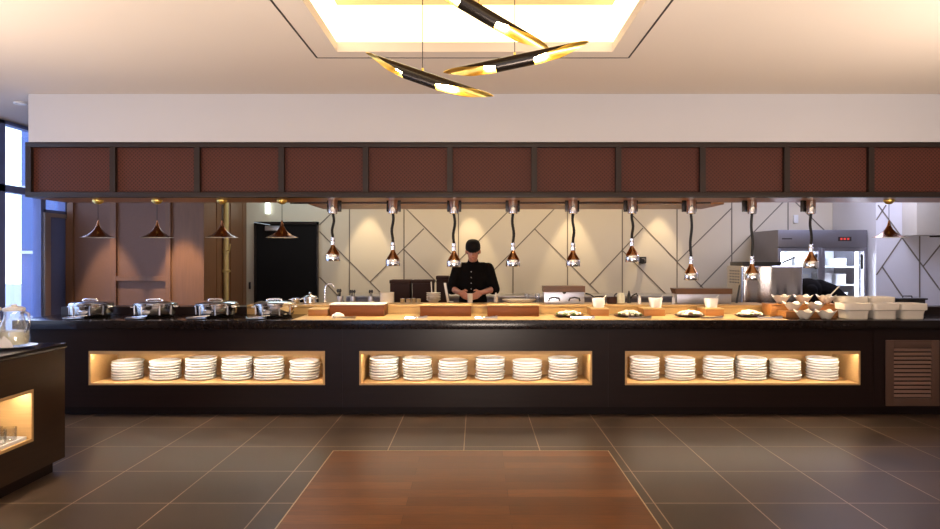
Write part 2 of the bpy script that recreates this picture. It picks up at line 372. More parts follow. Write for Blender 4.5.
# kitchen door (black) with frame, closer and handle
dx0, dx1 = PX(255.5, YB), PX(319, YB); dz = PZ(222, YB)
b = MB(); b.box(dx0 + 0.04, dx1 - 0.02, YB - 0.05, YB - 0.003, 0.0, dz - 0.04); d1 = struct('door_1', b, 'door_black')
b = MB(); b.box(dx0, dx0 + 0.04, YB - 0.07, YB - 0.003, 0, dz); b.box(dx1 - 0.02, dx1, YB - 0.07, YB - 0.003, 0, dz); b.box(dx0, dx1, YB - 0.07, YB - 0.003, dz - 0.04, dz)
tag(b.build('door_frame', 'black_metal', d1), kind='structure')
b = MB(); b.box(PX(267, YB), PX(284, YB), YB - 0.11, YB - 0.05, PZ(231, YB), PZ(226, YB), 0, 0.008); b.tube([(PX(272, YB), YB - 0.09, PZ(226, YB) + .01), (PX(257, YB), YB - 0.14, dz - 0.015)], 0.008)
tag(b.build('door_closer', 'alu', d1), kind='structure')
b = MB(); b.box(PX(249, YB), PX(251, YB), YB - 0.02, YB - 0.001, PZ(289, YB), PZ(282, YB), 0, 0.003)
tag(b.build('wall_switch', 'black_plastic'), 'small dark switch on the white strip left of black door', 'switch')

# ================================================================== OVERHEAD CABINET
t = thing('overhead_cabinet', 'long dark overhead cabinet with brown perforated panels hung above the buffet', 'cabinet', (0, 0, 0))
HX0, HP, HD = -4.32, 0.8077, 0.057
HX1 = HX0 + 13 * HP + HD
b = MB(); Yf = 6.2
b.box(HX0, HX1, Yf, Yf + 0.10, 2.579, 2.627, 0, .003); b.box(HX0, HX1, Yf, Yf + 0.10, 2.10, 2.148, 0, .003)
for k in range(14): b.box(HX0 + k * HP, HX0 + k * HP + HD - 0.004, Yf + 0.002, Yf + 0.09, 2.148, 2.579)
b.box(HX0, HX0 + 0.02, Yf + 0.1, 6.84, 2.10, 2.626); b.box(HX1 - 0.02, HX1, Yf + 0.1, 6.84, 2.10, 2.626)
b.box(HX0 + 0.02, HX1 - 0.02, 6.81, 6.84, 2.12, 2.626)
b.build('cabinet_frame', 'frame_dark', t)
for k in range(13):
    b = MB(); b.box(HX0 + k * HP + HD - 0.004, HX0 + (k + 1) * HP, Yf + 0.045, Yf + 0.06, 2.148, 2.579); b.build('panel', 'perforated', t)
b = MB(); b.box(HX0 + 0.02, HX1 - 0.02, Yf + 0.1, 6.81, 2.10, 2.12); b.build('bottom_panel', 'soffit_wood', t)
b = MB(); b.box(-1.95, 2.45, 6.775, 6.805, 2.085, 2.10); b.build('lamp_rail', 'black_metal', t)
t = thing('extractor_canopy', 'brown wooden extractor canopy behind the overhead cabinet over the chef', 'canopy')
b = MB(); b.box(-1.78, 2.62, 6.86, 7.55, 2.085, 2.12); b.build('underside', 'soffit_wood', t)
b = MB(); b.box(-1.78, 2.62, 6.86, 7.55, 2.12, 2.9); b.build('casing', 'frame_dark', t)

# ================================================================== BUFFET COUNTER
CF, CZ = 6.2, 0.923
CX0, CX1 = -4.40, 6.2
nich = [(-3.708, -1.45), (-1.12, 1.105), (1.421, 3.67)]
NZ0, NZ1, NB = 0.302, 0.627, 6.66
t = thing('buffet_counter', 'long dark lacquered buffet counter with three lit plate niches', 'counter')
b = MB(); b.box(CX0, CX1, CF, 6.84, NZ1, 0.838); b.box(CX0, CX1, CF, 6.84, 0.09, NZ0)
xs = [CX0] + [v for n_ in nich for v in n_] + [CX1]
for i in range(0, len(xs), 2): b.box(xs[i], xs[i + 1], CF, 6.84, NZ0, NZ1)
for n_ in nich: b.box(n_[0], n_[1], NB + 0.02, 6.84, NZ0, NZ1)
for v in (-1.285, 1.262, 3.80): b.box(v - 0.002, v + 0.002, CF - 0.0015, CF, 0.09, 0.838)
b.build('body', 'lacquer', t)
b = MB(); b.box(CX0 + 0.08, CX1, CF + 0.10, 6.8, 0.0, 0.09); b.build('plinth', 'plinth', t)
for a0, a1 in nich:
    b = MB(); th = 0.018
    b.box(a0, a0 + th, CF - 0.006, NB, NZ0, NZ1); b.box(a1 - th, a1, CF - 0.006, NB, NZ0, NZ1)
    b.box(a0 + th, a1 - th, CF - 0.006, NB, NZ1 - th, NZ1); b.box(a0 + th, a1 - th, CF - 0.006, NB, NZ0, NZ0 + th)
    b.box(a0, a1, NB, NB + 0.02, NZ0, NZ1)
    o = b.build('niche_lining', 'niche_wood', t); tag(o, 'honey wood lining of lit niche')
    b = MB(); b.box(a0 + 0.03, a1 - 0.03, CF + 0.006, CF + 0.022, NZ1 - th - 0.008, NZ1 - th - 0.001); b.build('light_strip', 'led', o)
    b = MB(); b.box(a0 + th, a1 - th, CF - 0.006, CF + 0.002, NZ1 - th - 0.012, NZ1 - th); b.build('light_baffle', 'niche_wood', o)
va, vb, vz0, vz1 = 3.91, 4.42, 0.105, 0.732
b = MB(); fw = 0.075
b.box(va, va + fw, CF - 0.016, CF, vz0, vz1, 0, .003); b.box(vb - fw, vb, CF - 0.016, CF, vz0, vz1, 0, .003)
b.box(va + fw, vb - fw, CF - 0.016, CF, vz0, vz0 + fw, 0, .003); b.box(va + fw, vb - fw, CF - 0.016, CF, vz1 - fw, vz1, 0, .003)
mat('grille_wood', (0.085, 0.045, 0.030), 0.4, var=0.15); mat('louvre', (0.15, 0.085, 0.06), 0.4, var=0.1)
g = b.build('vent_grille', 'grille_wood', t); tag(g, 'brown louvred vent grille')
b = MB(); n_ = 12
for k in range(n_):
    z = vz0 + fw + (vz1 - vz0 - 2 * fw) * (k + 0.5) / n_
    b.loft([[(va + fw, CF - 0.004, z + 0.016), (va + fw, CF - 0.014, z - 0.010), (va + fw, CF - 0.008, z - 0.012), (va + fw, CF, z + 0.012)],
            [(vb - fw, CF - 0.004, z + 0.016), (vb - fw, CF - 0.014, z - 0.010), (vb - fw, CF - 0.008, z - 0.012), (vb - fw, CF, z + 0.012)]])
b.build('louvres', 'louvre', g)
b = MB(); b.box(CX0 - 0.02, CX1, 6.165, 6.855, 0.838, CZ, 0, .004)
tag(b.build('countertop', 'stone'), 'polished black stone countertop along the buffet counter', 'countertop')
SB = CZ + 0.003
b = MB(); b.box(PX(300, 6.5), PX(775, 6.5), 6.19, 6.853, CZ, SB); tag(b.build('serving_board', 'board_wood'), 'long pale wooden serving surface along the middle of black countertop', 'serving board')
# kitchen-side pass shelf
LX0, LX1, LZ = PX(247, 6.87), PX(772, 6.87), 1.02
t = thing('pass_counter', 'pale wooden kitchen pass counter behind the buffet, chef works at it', 'counter')
b = MB(); b.box(LX0, LX1, 6.872, 7.24, 0.0, LZ - 0.022); b.build('body', 'light_wood', t)
b = MB(); b.box(LX0, LX1, 6.862, 7.26, LZ - 0.022, LZ, 0, .003); b.build('worktop', 'light_wood', t)
b = MB(); b.box(-4.40, LX0 - 0.004, 6.862, 7.1, 0, 1.0, 0, .003)
tag(b.build('back_ledge', 'lacquer'), 'dark raised ledge behind the four chafing dishes', 'ledge')
b = MB(); b.box(LX1 + 0.004, 6.2, 6.862, 7.1, 0, 1.0, 0, .003)
tag(b.build('back_ledge', 'lacquer'), 'dark raised ledge behind the white tubs at right', 'ledge')

# ================================================================== PLATES
prof = [(0.0, 0.004), (0.100, 0.0), (0.112, 0.001), (0.133, 0.006), (0.143, 0.013), (0.146, 0.020), (0.1455, 0.0255), (0.141, 0.027), (0.118, 0.013), (0.0, 0.010)]
b = MB(); b.lathe(prof[1:-1], n=32); plate0 = b.build('dinner_plate', 'porcelain'); tag(plate0, 'x', 'plate')
stacks = [('left', [128, 165.5, 201, 237, 269, 305], 8), ('middle', [384, 417.5, 453, 490, 527, 563], 8), ('right', [644, 680, 718, 751, 785, 822], 8)]
first = True; PZ0 = NZ0 + 0.018 + 0.0005; PYs = 6.43
for side, xs_, num in stacks:
    for si, px_ in enumerate(xs_):
        nn = num - (1 if random.random() < 0.35 else 0)
        jx, jy = 0.0, 0.0
        for k in range(nn):
            o = plate0 if first else plate0.copy()
            if not first: col.objects.link(o)
            first = False
            x = PX(px_, PYs) + random.uniform(-0.006, 0.006); y = PYs + random.uniform(-0.006, 0.006)
            lim = nich[['left', 'middle', 'right'].index(side)]
            o.location = (x, y, PZ0 + k * 0.0262)
            q = nn - 1 - k
            which = 'topmost' if q == 0 else ('bottom' if k == 0 else ORD[q])
            tail = 'white plate of' if q == 0 or k == 0 else 'white plate from the top of'
            o['label'] = f"{which} {tail} the {ORD[si]} stack from the left, {side} niche"
            o['group'] = f"white dinner plates stacked in the {side} niche"

# ================================================================== LAMPS
# heat lamps
def heat_lamp(label, drop, first_=None):
    """drop = distance of the shade's lower rim under the cabinet"""
    t = thing('heat_lamp', label, 'heat lamp', (0, 0, 0), 0, 'chrome heat lamps over the buffet')
    b = MB(); b.lathe([(0.040, -0.140), (0.046, -0.134), (0.046, -0.004), (0.044, 0.0)], n=24); m_ = b.build('mount', 'chrome', t)
    b = MB(); b.box(-0.072, 0.072, 0.046, 0.075, -0.115, 0.0, 0, .004); b.build('bracket', 'black_metal', m_)
    zt = -drop + 0.235
    b = MB(); pts = []
    L_ = -0.136 - zt; ph = random.uniform(0, 6); N = 40
    for k in range(N + 1):
        f = k / N; amp = 0.012 * math.sin(math.pi * f)
        pts.append((amp * math.sin(ph + 5 * f), amp * math.cos(ph + 4 * f), -0.136 - L_ * f))
    b.tube(pts, [0.012 + 0.0035 * (k % 2) for k in range(N + 1)], n=8); b.build('cord', 'black_cord', t)
    b = MB(); b.lathe([(0.012, zt + 0.006), (0.020, zt), (0.020, zt - 0.02), (0.013, zt - 0.026), (0.022, zt - 0.036), (0.022, zt - 0.072), (0.017, zt - 0.078)], n=20)
    b.build('neck', 'chrome', t)
    z1 = zt - 0.076
    b = MB(); b.lathe([(0.018, z1), (0.022, z1 - 0.012), (0.036, z1 - 0.04), (0.054, z1 - 0.068), (0.064, z1 - 0.088)], n=28, cap0=False, cap1=False)
    b.lathe([(0.016, z1 - 0.004), (0.034, z1 - 0.042), (0.061, z1 - 0.088)], n=28, mi=1, cap1=False)
    s_ = b.build('shade', ['copper', 'shade_inner'], t)
    b = MB(); b.lathe([(0.061, z1 - 0.088), (0.066, z1 - 0.088), (0.072, z1 - 0.098), (0.072, -drop + 0.004), (0.070, -drop), (0.066, -drop), (0.066, z1 - 0.098)], n=28, cap0=False, cap1=False); b.build('rim_band', 'chrome', s_)
    b = MB(); b.ball((0, 0, -drop + 0.05), (0.036, 0.036, 0.034), 0, 16, 10); b.build('bulb', 'bulb', t)
    return t
HY = 6.5; UZ = 2.0995
hl = [(333, 261), (393, 266), (454, 267), (513, 266.5), (573, 266.5), (632, 262), (691, 280), (752, 280), (811, 268)]
for i, (px_, yb) in enumerate(hl):
    lab = ('leftmost' if i == 0 else 'rightmost' if i == 8 else ORD[i]) + ' chrome and copper heat lamp' + ('' if i in (0, 8) else ' from the left') + ' hanging over the buffet'
    t = heat_lamp(lab, UZ - PZ(yb, HY)); t.location = (PX(px_, HY), HY, UZ)
    light('SPOT', (PX(px_, HY), HY, PZ(yb, HY) - 0.005), 17, WARM, (0, 0, 0), 0.03, spot=125, blend=0.6, name='heat_lamp_light')
# copper pendants
def pendant(label):
    t = thing('pendant_lamp', label, 'pendant lamp', (0, 0, 0), 0, 'flared copper pendant lamps')
    b = MB(); b.lathe([(0.05, 0.0), (0.052, -0.008), (0.045, -0.024), (0.028, -0.038), (0.008, -0.044)], n=24); b.build('ceiling_rose', 'gold', t)
    zt = -0.225; zb = -0.377
    b = MB(); b.tube([(0, 0, -0.04), (0, 0, zt)], 0.003, n=6); b.build('cord', 'black_cord', t)
    pr = [(0.006, zt + 0.02), (0.010, zt), (0.019, zt - 0.035), (0.036, zt - 0.07), (0.062, zt - 0.10), (0.10, zt - 0.128), (0.158, zb)]
    b = MB(); b.lathe(pr, n=36, cap1=False); b.lathe([(max(r - 0.003, 0.003), z - 0.003) for r, z in pr[1:-1]] + [(0.158, zb)], n=36, mi=1, cap1=False, cap0=True)
    b.build('shade', ['copper_dark', 'shade_inner'], t)
    b = MB(); b.ball((0, 0, zb + 0.036), 0.026); b.build('bulb', 'bulb', t)
    return t
p0 = None
for i, px_ in enumerate((98, 157, 222, 282, 889)):
    lab = ['leftmost flared copper pendant lamp above the first chafing dish', 'flared copper pendant lamp above the second chafing dish',
           'flared copper pendant lamp above the third chafing dish', 'flared copper pendant lamp above fourth chafing dish, before the black door',
           'flared copper pendant lamp above the white tubs at the right'][i]
    loc = (PX(px_, 6.5), 6.5, UZ)
    if p0 is None: p0 = pendant(lab); p0.location = loc
    else: dup(p0, loc, 0, lab)
    light('SPOT', (loc[0], loc[1], UZ - 0.36), 9, WARM, (0, 0, 0), 0.03, spot=140, blend=0.5, name='pendant_light')

# slashed black tubes hanging from the coffer
def slash_tube(label, A, B, cable_top):
    A, B = Vector(A), Vector(B); c = (A + B) / 2; L_ = (B - A).length
    t = thing('tube_pendant', label, 'pendant lamp', c, 0, 'slashed black and gold tube pendants')
    ex = (B - A).normalized(); ey = Vector((0, 0.55, 1)).cross(ex).normalized(); ez = ex.cross(ey)
    n, mseg = 48, 12; ro, ri, s_ = 0.043, 0.040, L_ * 0.37
    def rings(r):
        out = []
        for j in range(mseg + 1):
            ring = []
            for i in range(n):
                th = 2 * math.pi * i / n; dg_ = abs((math.degrees(th) + 180) % 360 - 180); q = 0.62 * (min(dg_, 105) / 105) ** 1.3 + 0.38 * max(0.0, min(1.0, (dg_ - 100) / 35))
                e_ = L_ / 2 - s_ * q; u = -e_ + 2 * e_ * j / mseg
                ring.append(ex * u + (ey * math.sin(th) + ez * math.cos(th)) * r)
            out.append(ring)
        return out
    b = MB(); ro_, ri_ = rings(ro), rings(ri)
    b.loft(ro_, 0, False, False); b.loft(ri_, 1, False, False)
    b.loft([ro_[0], ri_[0]], 1, False, False); b.loft([ro_[-1], ri_[-1]], 1, False, False)
    b.build('tube', ['black_metal', 'gold'], t)
    for sg in (-1, 1):
        u0 = sg * (L_ / 2 - s_ * 1.12); u1 = sg * (L_ / 2 - s_ * 0.78)
        b = MB(); b.tube([ex * u0 + ez * 0.004, ex * ((u0 + u1) / 2) + ez * 0.004, ex * u1 + ez * 0.006], [0.020, 0.020, 0.012], n=14); b.build('bulb', 'bulb_hot', t)
    b = MB(); b.tube([Vector((0, 0, 0.03)), Vector((0, 0, cable_top - c.z))], 0.0028, n=6); b.build('cable', 'black_cord', t)
    b = MB(); b.tube([Vector((0, 0, 0.036)), Vector((0, 0, 0.06))], 0.007, n=8); b.build('cable_grip', 'gold', t)
    return t
def W(x, y, Y): return (PX(x, Y), Y, PZ(y, Y))
slash_tube('lowest slashed black tube pendant with gold inside, sloping down to the right', W(362, 57, 4.35), W(490, 101, 3.9), 3.435)
slash_tube('slashed black tube pendant with gold inside, rising towards the right', W(443, 77, 4.3), W(590, 46, 4.1), 3.435)
e_ = Vector(W(547, 52, 4.0)); s_ = e_ - Vector((0.86, 0.12, -0.46)) * 0.98
slash_tube('upper slashed black tube pendant reaching out of the top of the view', s_, e_, 3.435)

# ================================================================== LEFT ISLAND
IX, IY, IZ = -2.95, 4.645, 0.908
IW, IN_ = 1.15, 1.2
t = thing('drinks_island', 'dark wooden drinks island with black top at the left edge', 'counter')
mat('island_wood', (0.028, 0.014, 0.007), 0.28, var=0.25, scale=4, stretch=(14, 1, 14), spec=0.25)
ny0, ny1, nz0, nz1 = 2.6, 4.31, 0.30, 0.645
b = MB(); b.box(IX - IW, IX, IN_, IY, nz1, IZ - 0.035); b.box(IX - IW, IX, IN_, IY, 0.09, nz0)
b.box(IX - IW, IX, ny1, IY, nz0, nz1); b.box(IX - IW, IX, IN_, ny0, nz0, nz1); b.box(IX - IW, IX - 0.45, ny0, ny1, nz0, nz1)
b.build('body', 'island_wood', t)
b = MB(); b.box(IX - IW, IX - 0.055, IN_, IY - 0.05, 0, 0.09); b.build('plinth', 'plinth', t)
b = MB(); b.box(IX - IW - 0.01, IX + 0.01, IN_, IY + 0.01, IZ - 0.035, IZ, 0, .003); b.build('top', 'stone', t)
b = MB(); th = 0.02
b.box(IX - 0.45, IX + 0.004, ny1 - th, ny1, nz0, nz1); b.box(IX - 0.45, IX + 0.004, ny0, ny0 + th, nz0, nz1)
b.box(IX - 0.45, IX + 0.004, ny0 + th, ny1 - th, nz1 - th, nz1); b.box(IX - 0.45, IX + 0.004, ny0 + th, ny1 - th, nz0, nz0 + th)
b.box(IX - 0.45, IX - 0.43, ny0 + th, ny1 - th, nz0 + th, nz1 - th)
o = b.build('niche_lining', 'niche_wood', t)
b = MB(); b.box(IX - 0.06, IX - 0.04, ny0 + 0.04, ny1 - 0.04, nz1 - th - 0.008, nz1 - th - 0.001); b.build('light_strip', 'led', o)
# glasses on a white tray in the niche
TZ = nz0 + th
b = MB(); b.box(IX - 0.36, IX - 0.015, 3.25, 4.27, TZ, TZ + 0.008, 0, .003); b.box(IX - 0.027, IX - 0.015, 3.25, 4.27, TZ + 0.007, TZ + 0.022); b.box(IX - 0.36, IX - 0.348, 3.25, 4.27, TZ + 0.007, TZ + 0.022)
b.box(IX - 0.36, IX - 0.015, 4.258, 4.27, TZ + 0.007, TZ + 0.022)
tag(b.build('serving_tray', 'linen'), 'white tray of glasses in the lit niche of the left island', 'tray')
b = MB(); b.lathe([(0.032, 0), (0.036, 0.004), (0.038, 0.09), (0.036, 0.09), (0.034, 0.008)], n=20, cap1=True); gl0 = b.build('drinking_glass', 'jug_glass')
tag(gl0, 'x', 'glass', 'glasses on tray in the island niche')
k = 0
for i in range(5):
    for j in range(3):
        o = gl0 if k == 0 else gl0.copy()
        if k: col.objects.link(o)
        o.location = (IX - 0.075 - 0.095 * j, 4.205 - 0.095 * i, TZ + 0.008)
        o['label'] = f"upright drinking glass on the white tray, {['front', 'middle', 'back'][j]} row, {ORD[i]} from the far end"
        k += 1
# jugs
def jug(label, loc, rz):
    t = thing('glass_jug', label, 'jug', loc, rz, 'lidded glass jugs on the left island')
    pr = [(0.062, 0.0), (0.088, 0.012), (0.094, 0.06), (0.088, 0.12), (0.066, 0.18), (0.056, 0.215), (0.060, 0.245)]
    b = MB(); b.lathe(pr + [(0.057, 0.245), (0.053, 0.215), (0.063, 0.18), (0.085, 0.12), (0.091, 0.06), (0.084, 0.016)], n=28); b.build('glass_body', 'jug_glass', t)
    b = MB(); b.lathe([(0.06, 0.017), (0.083, 0.018), (0.090, 0.06), (0.0865, 0.105), (0.06, 0.105)], n=28); b.build('drink', 'milk', t)
    b = MB(); b.lathe([(0.066, 0.243), (0.068, 0.25), (0.064, 0.262), (0.04, 0.272), (0.018, 0.275), (0.018, 0.285), (0.010, 0.288)], n=28); b.build('lid', 'white_plastic', t)
    b = MB(); b.tube([(0.058, 0, 0.225), (0.085, 0, 0.238), (0.118, 0, 0.225), (0.128, 0, 0.18), (0.118, 0, 0.13), (0.090, 0, 0.10)], 0.009, n=10); b.build('handle', 'jug_handle', t)
    return t
jx = PX(14, 4.42)
b = MB(); b.lathe([(0.05, 0), (0.10, 0.003), (0.135, 0.012), (0.137, 0.015), (0.10, 0.007), (0.05, 0.005)], n=32); pl = b.build('saucer_plate', 'porcelain', loc=(jx, 4.42, IZ)); tag(pl, 'round white plate under the milk jug on the island', 'plate')
jug('lidded glass jug of pale milk standing on white plate by the island end', (jx, 4.42, IZ + 0.006), R(-12))
jug('second lidded glass jug of pale milk, cut by the left edge', (PX(-10, 4.5), 4.5, IZ), R(170))
b = MB()
for s_ in (-1, 1):                                       # folded napkin leaning at the jug
    b.loft([[(s_ * 0.0, -0.012, 0.0), (s_ * 0.085, 0.0, 0.0), (s_ * 0.085, 0.006, 0.0), (0, -0.004, 0)],
            [(s_ * 0.0, -0.008, 0.03), (s_ * 0.06, 0.006, 0.045), (s_ * 0.06, 0.012, 0.045), (0, 0, 0.03)],
            [(s_ * 0.0, 0.004, 0.05), (s_ * 0.012, 0.012, 0.075), (s_ * 0.012, 0.016, 0.075), (0, 0.008, 0.05)]])
nk = b.build('folded_napkin', 'linen', loc=(jx + 0.005, 4.285, IZ + 0.0165)); tag(nk, 'folded white napkin propped in front of the milk jug', 'napkin')

# ================================================================== BUFFET: CHAFING DISHES
def chafing(label):
    t = thing('chafing_dish', label, 'chafing dish', (0, 0, 0), 0, 'chrome chafing dishes on the left of the buffet')
    b = MB(); b.lathe([(0.13, 0.0), (0.165, 0.0), (0.168, 0.010), (0.15, 0.022), (0.14, 0.024)], n=36); b.build('base', 'black_metal', t)
    b = MB(); b.lathe([(0.15, 0.022), (0.178, 0.028), (0.190, 0.045), (0.196, 0.118), (0.205, 0.124), (0.206, 0.131), (0.19, 0.131), (0.18, 0.06)], n=40); p = b.build('pan', 'chrome', t)
    for s_ in (-1, 1):
        b = MB(); b.tube([(s_ * 0.19, -0.045, 0.10), (s_ * 0.215, -0.04, 0.104), (s_ * 0.222, 0, 0.105), (s_ * 0.215, 0.04, 0.104), (s_ * 0.19, 0.045, 0.10)], 0.008, n=8); b.build('side_handle', 'chrome', p)
    for a_ in (-60, -25, 25, 60):
        b = MB(); x_, y_ = 0.194 * math.sin(R(a_)), -0.194 * math.cos(R(a_)); b.tube([(x_, y_, 0.03), (x_ * 1.02, y_ * 1.02, 0.12)], 0.006, n=8); b.build('rib', 'steel', p)
    b = MB(); b.lathe([(0.203, 0.131), (0.204, 0.139), (0.188, 0.150), (0.14, 0.161), (0.07, 0.167), (0.02, 0.169)], n=40); l = b.build('lid', 'chrome', t)
    b = MB(); b.tube([(-0.075, -0.03, 0.160), (-0.07, -0.03, 0.176), (-0.045, -0.03, 0.182), (0.045, -0.03, 0.182), (0.07, -0.03, 0.176), (0.075, -0.03, 0.160)], 0.008, n=10); b.build('lid_handle', 'chrome', l)
    b = MB(); b.box(-0.03, 0.03, -0.214, -0.198, 0.124, 0.145, 0, .003); b.build('lid_clasp', 'steel', l)
    return t
c0 = None
for i, px_ in enumerate((92, 155.5, 217, 275)):
    lab = ['leftmost', 'second', 'third', 'rightmost'][i] + ' round chrome chafing dish with lid' + ('' if i in (0, 3) else ' from the left') + ' on black counter'
    loc = (PX(px_, 6.54), 6.54, CZ)
    if c0 is None: c0 = chafing(lab); c0.location = loc
    else: dup(c0, loc, R([0, 12, -8, 5][i]), lab)
def tongs(label, z, rz, px_, Y, group):
    t = thing('serving_tongs', label, 'tongs', (PX(px_, Y), Y, z), rz, group)
    b = MB()
    for s_ in (-1, 1):
        b.loft([[(-0.11, s_ * 0.004 - 0.002, 0.004), (-0.11, s_ * 0.004 + 0.002, 0.004), (-0.11, s_ * 0.004 + 0.002, 0.020), (-0.11, s_ * 0.004 - 0.002, 0.020)],
                [(0.03, s_ * 0.018 - 0.002, 0.006), (0.03, s_ * 0.018 + 0.002, 0.006), (0.03, s_ * 0.018 + 0.002, 0.020), (0.03, s_ * 0.018 - 0.002, 0.020)],
                [(0.11, s_ * 0.016 - 0.002, 0.001), (0.11, s_ * 0.016 + 0.002, 0.001), (0.11, s_ * 0.016 + 0.002, 0.030), (0.11, s_ * 0.016 - 0.002, 0.030)]])
    b.box(-0.118, -0.106, -0.008, 0.008, 0.002, 0.022); b.build('arms', 'chrome', t)
    return t
def spoon_rest(label, loc, group):
    b = MB(); b.lathe([(0.03, 0), (0.05, 0.002), (0.058, 0.009), (0.059, 0.012), (0.048, 0.006), (0.03, 0.005)], n=24, ax=1.7); o = b.build('spoon_rest', 'steel', loc=loc)
    return tag(o, label, 'spoon rest', group)
b0 = None
for i, px_ in enumerate((73, 135, 196, 256)):
    nm = ['leftmost', 'second', 'third', 'fourth'][i]
    Y = 6.28
    spoon_rest(f"steel spoon rest in front of the {nm} chafing dish", (PX(px_, Y), Y, CZ), 'spoon rests before chafing dishes')
    t = thing('serving_spoon', f"chrome serving spoon lying by the {nm} chafing dish", 'spoon', (PX(px_, Y), Y, CZ + 0.011), R([10, -8, 5, 14][i]), 'spoons before chafing dishes')
    b = MB(); b.lathe([(0.008, 0.0), (0.022, 0.004), (0.026, 0.012), (0.022, 0.010), (0.008, 0.004)], c=(-0.06, 0, 0.0), n=20, ax=1.4); b.build('bowl', 'chrome', t)
    b = MB(); b.tube([(-0.03, 0, 0.010), (0.04, 0, 0.016), (0.13, 0, 0.022)], [0.005, 0.004, 0.006], n=8); b.build('handle', 'chrome', t)

# wooden risers on the serving surface
def riser(label, x0, x1, y0, y1, ztop, m_='red_wood', top='board_wood', zb=None):
    t = thing('display_riser', label, 'riser', (PX((x0 + x1) / 2, y0), (y0 + y1) / 2, zb or SB), 0, 'wooden display risers along the buffet')
    hw = (PX(x1, y0) - PX(x0, y0)) / 2; hd = (y1 - y0) / 2; h = ztop - (zb or SB)
    b = MB(); b.box(-hw, hw, -hd, hd, 0, h - 0.012, 0, .002); b.build('box', m_, t)
    b = MB(); b.box(-hw - 0.003, hw + 0.003, -hd - 0.003, hd, h - 0.012, h, 0, .002); b.build('top_board', top, t)
    return t
riser('low small wooden riser left of the wide lit riser', 308, 328, 6.60, 6.84, 1.000, 'orange_wood')
riser('wide reddish wooden riser near the tap, top whitened to look lamplit', 329.5, 384, 6.56, 6.84, 1.052, 'red_wood', 'white_plastic')  # white top colour stands in for heat-lamp glare on the board
riser('wide reddish wooden riser in front of the chef, left side', 420, 471, 6.56, 6.84, 1.042)
riser('wide reddish wooden riser to the right of the chef', 487.5, 539, 6.56, 6.84, 1.042)
small = [(591, 609, 'under the left white cup'), (644, 665, 'under the middle white cup'), (705, 724, 'under the right white cup')]
for a, c, lab in small: riser('small orange wooden riser ' + lab, a, c, 6.60, 6.84, 1.005, 'orange_wood')
# cups on the small risers
def cup(label, px_):
    t = thing('white_cup', label, 'cup', (PX(px_, 6.70), 6.70, 1.0052), 0, 'white sauce cups on small risers')
    b = MB(); b.lathe([(0.05, 0), (0.053, 0.003), (0.066, 0.092), (0.066, 0.098), (0.062, 0.098), (0.049, 0.008)], n=32, p=3.5); b.build('body', 'porcelain', t)
    b = MB(); b.lathe([(0.03, 0.07), (0.058, 0.072), (0.03, 0.076)], n=24, p=3.5); b.build('sauce', 'milk', t)
    b = MB(); b.tube([(0.01, 0.0, 0.04), (0.055, 0.0, 0.10), (0.082, 0.0, 0.128)], [0.004, 0.004, 0.006], n=8); b.build('spoon', 'porcelain', t)
    return t
cup('left white cup with spoon on small orange riser', 598.5); cup('middle white cup with spoon on small orange riser', 655.5); cup('right white cup on small orange riser, by the steel machine', 711)
# food platters under the heat lamps
for i, (px_, lab) in enumerate(((569, 'first'), (629, 'second'), (690, 'third'), (750, 'rightmost'))):
    c = (PX(px_, 6.50), 6.50, SB)
    lab2 = lab + (' dark oval platter from the left' if i < 3 else ' dark oval platter') + ' on the serving surface'
    b = MB(); b.lathe([(0.08, 0), (0.10, 0.002), (0.152, 0.016), (0.155, 0.02), (0.10, 0.008), (0.08, 0.007)], n=32, ay=0.75); o = b.build('oval_platter', 'dark_brown', loc=c); tag(o, lab2, 'platter', 'dark oval platters of food')
    b = MB(); rnd = random.Random(i)
    for k in range(70):
        a = rnd.uniform(0, 6.283); r = rnd.random() ** 0.5
        b.ball((r * 0.115 * math.cos(a), r * 0.075 * math.sin(a), 0.024 + 0.030 * (1 - r * r) + rnd.uniform(0, 0.008)), (rnd.uniform(.016, .026), rnd.uniform(.014, .022), rnd.uniform(.010, .015)), 1 if r > 0.9 and rnd.random() < 0.6 else 0, 8, 6)
    o = b.build('food_mound', ['food_white', 'greens'], loc=c); tag(o, f"mound of pale food with greens on the {lab} dark oval platter", 'food', 'food on the platters', 'stuff')
for i, (px_, rz, lab) in enumerate(((345, -10, 'before the wide riser with bright top'), (416, 14, 'left of the riser before the chef'), (486, 8, 'between the two wide risers before the chef'), (583, -6, 'by the first oval platter'), (640, 6, 'by the second oval platter'), (712, 9, 'before the right small riser'), (770, -8, 'right of the rightmost platter'))):
    tongs('chrome serving tongs lying ' + lab, SB, R(rz), px_, 6.30, 'tongs lying along the buffet')
b = MB(); b.lathe([(0.03, 0), (0.06, 0.004), (0.05, 0.03), (0.02, 0.05)], n=12, ax=1.1, p=2.4); o = b.build('folded_napkin', 'linen', loc=(PX(338, 6.42), 6.42, SB)); tag(o, 'crumpled white napkin before the wide riser with bright top', 'napkin')

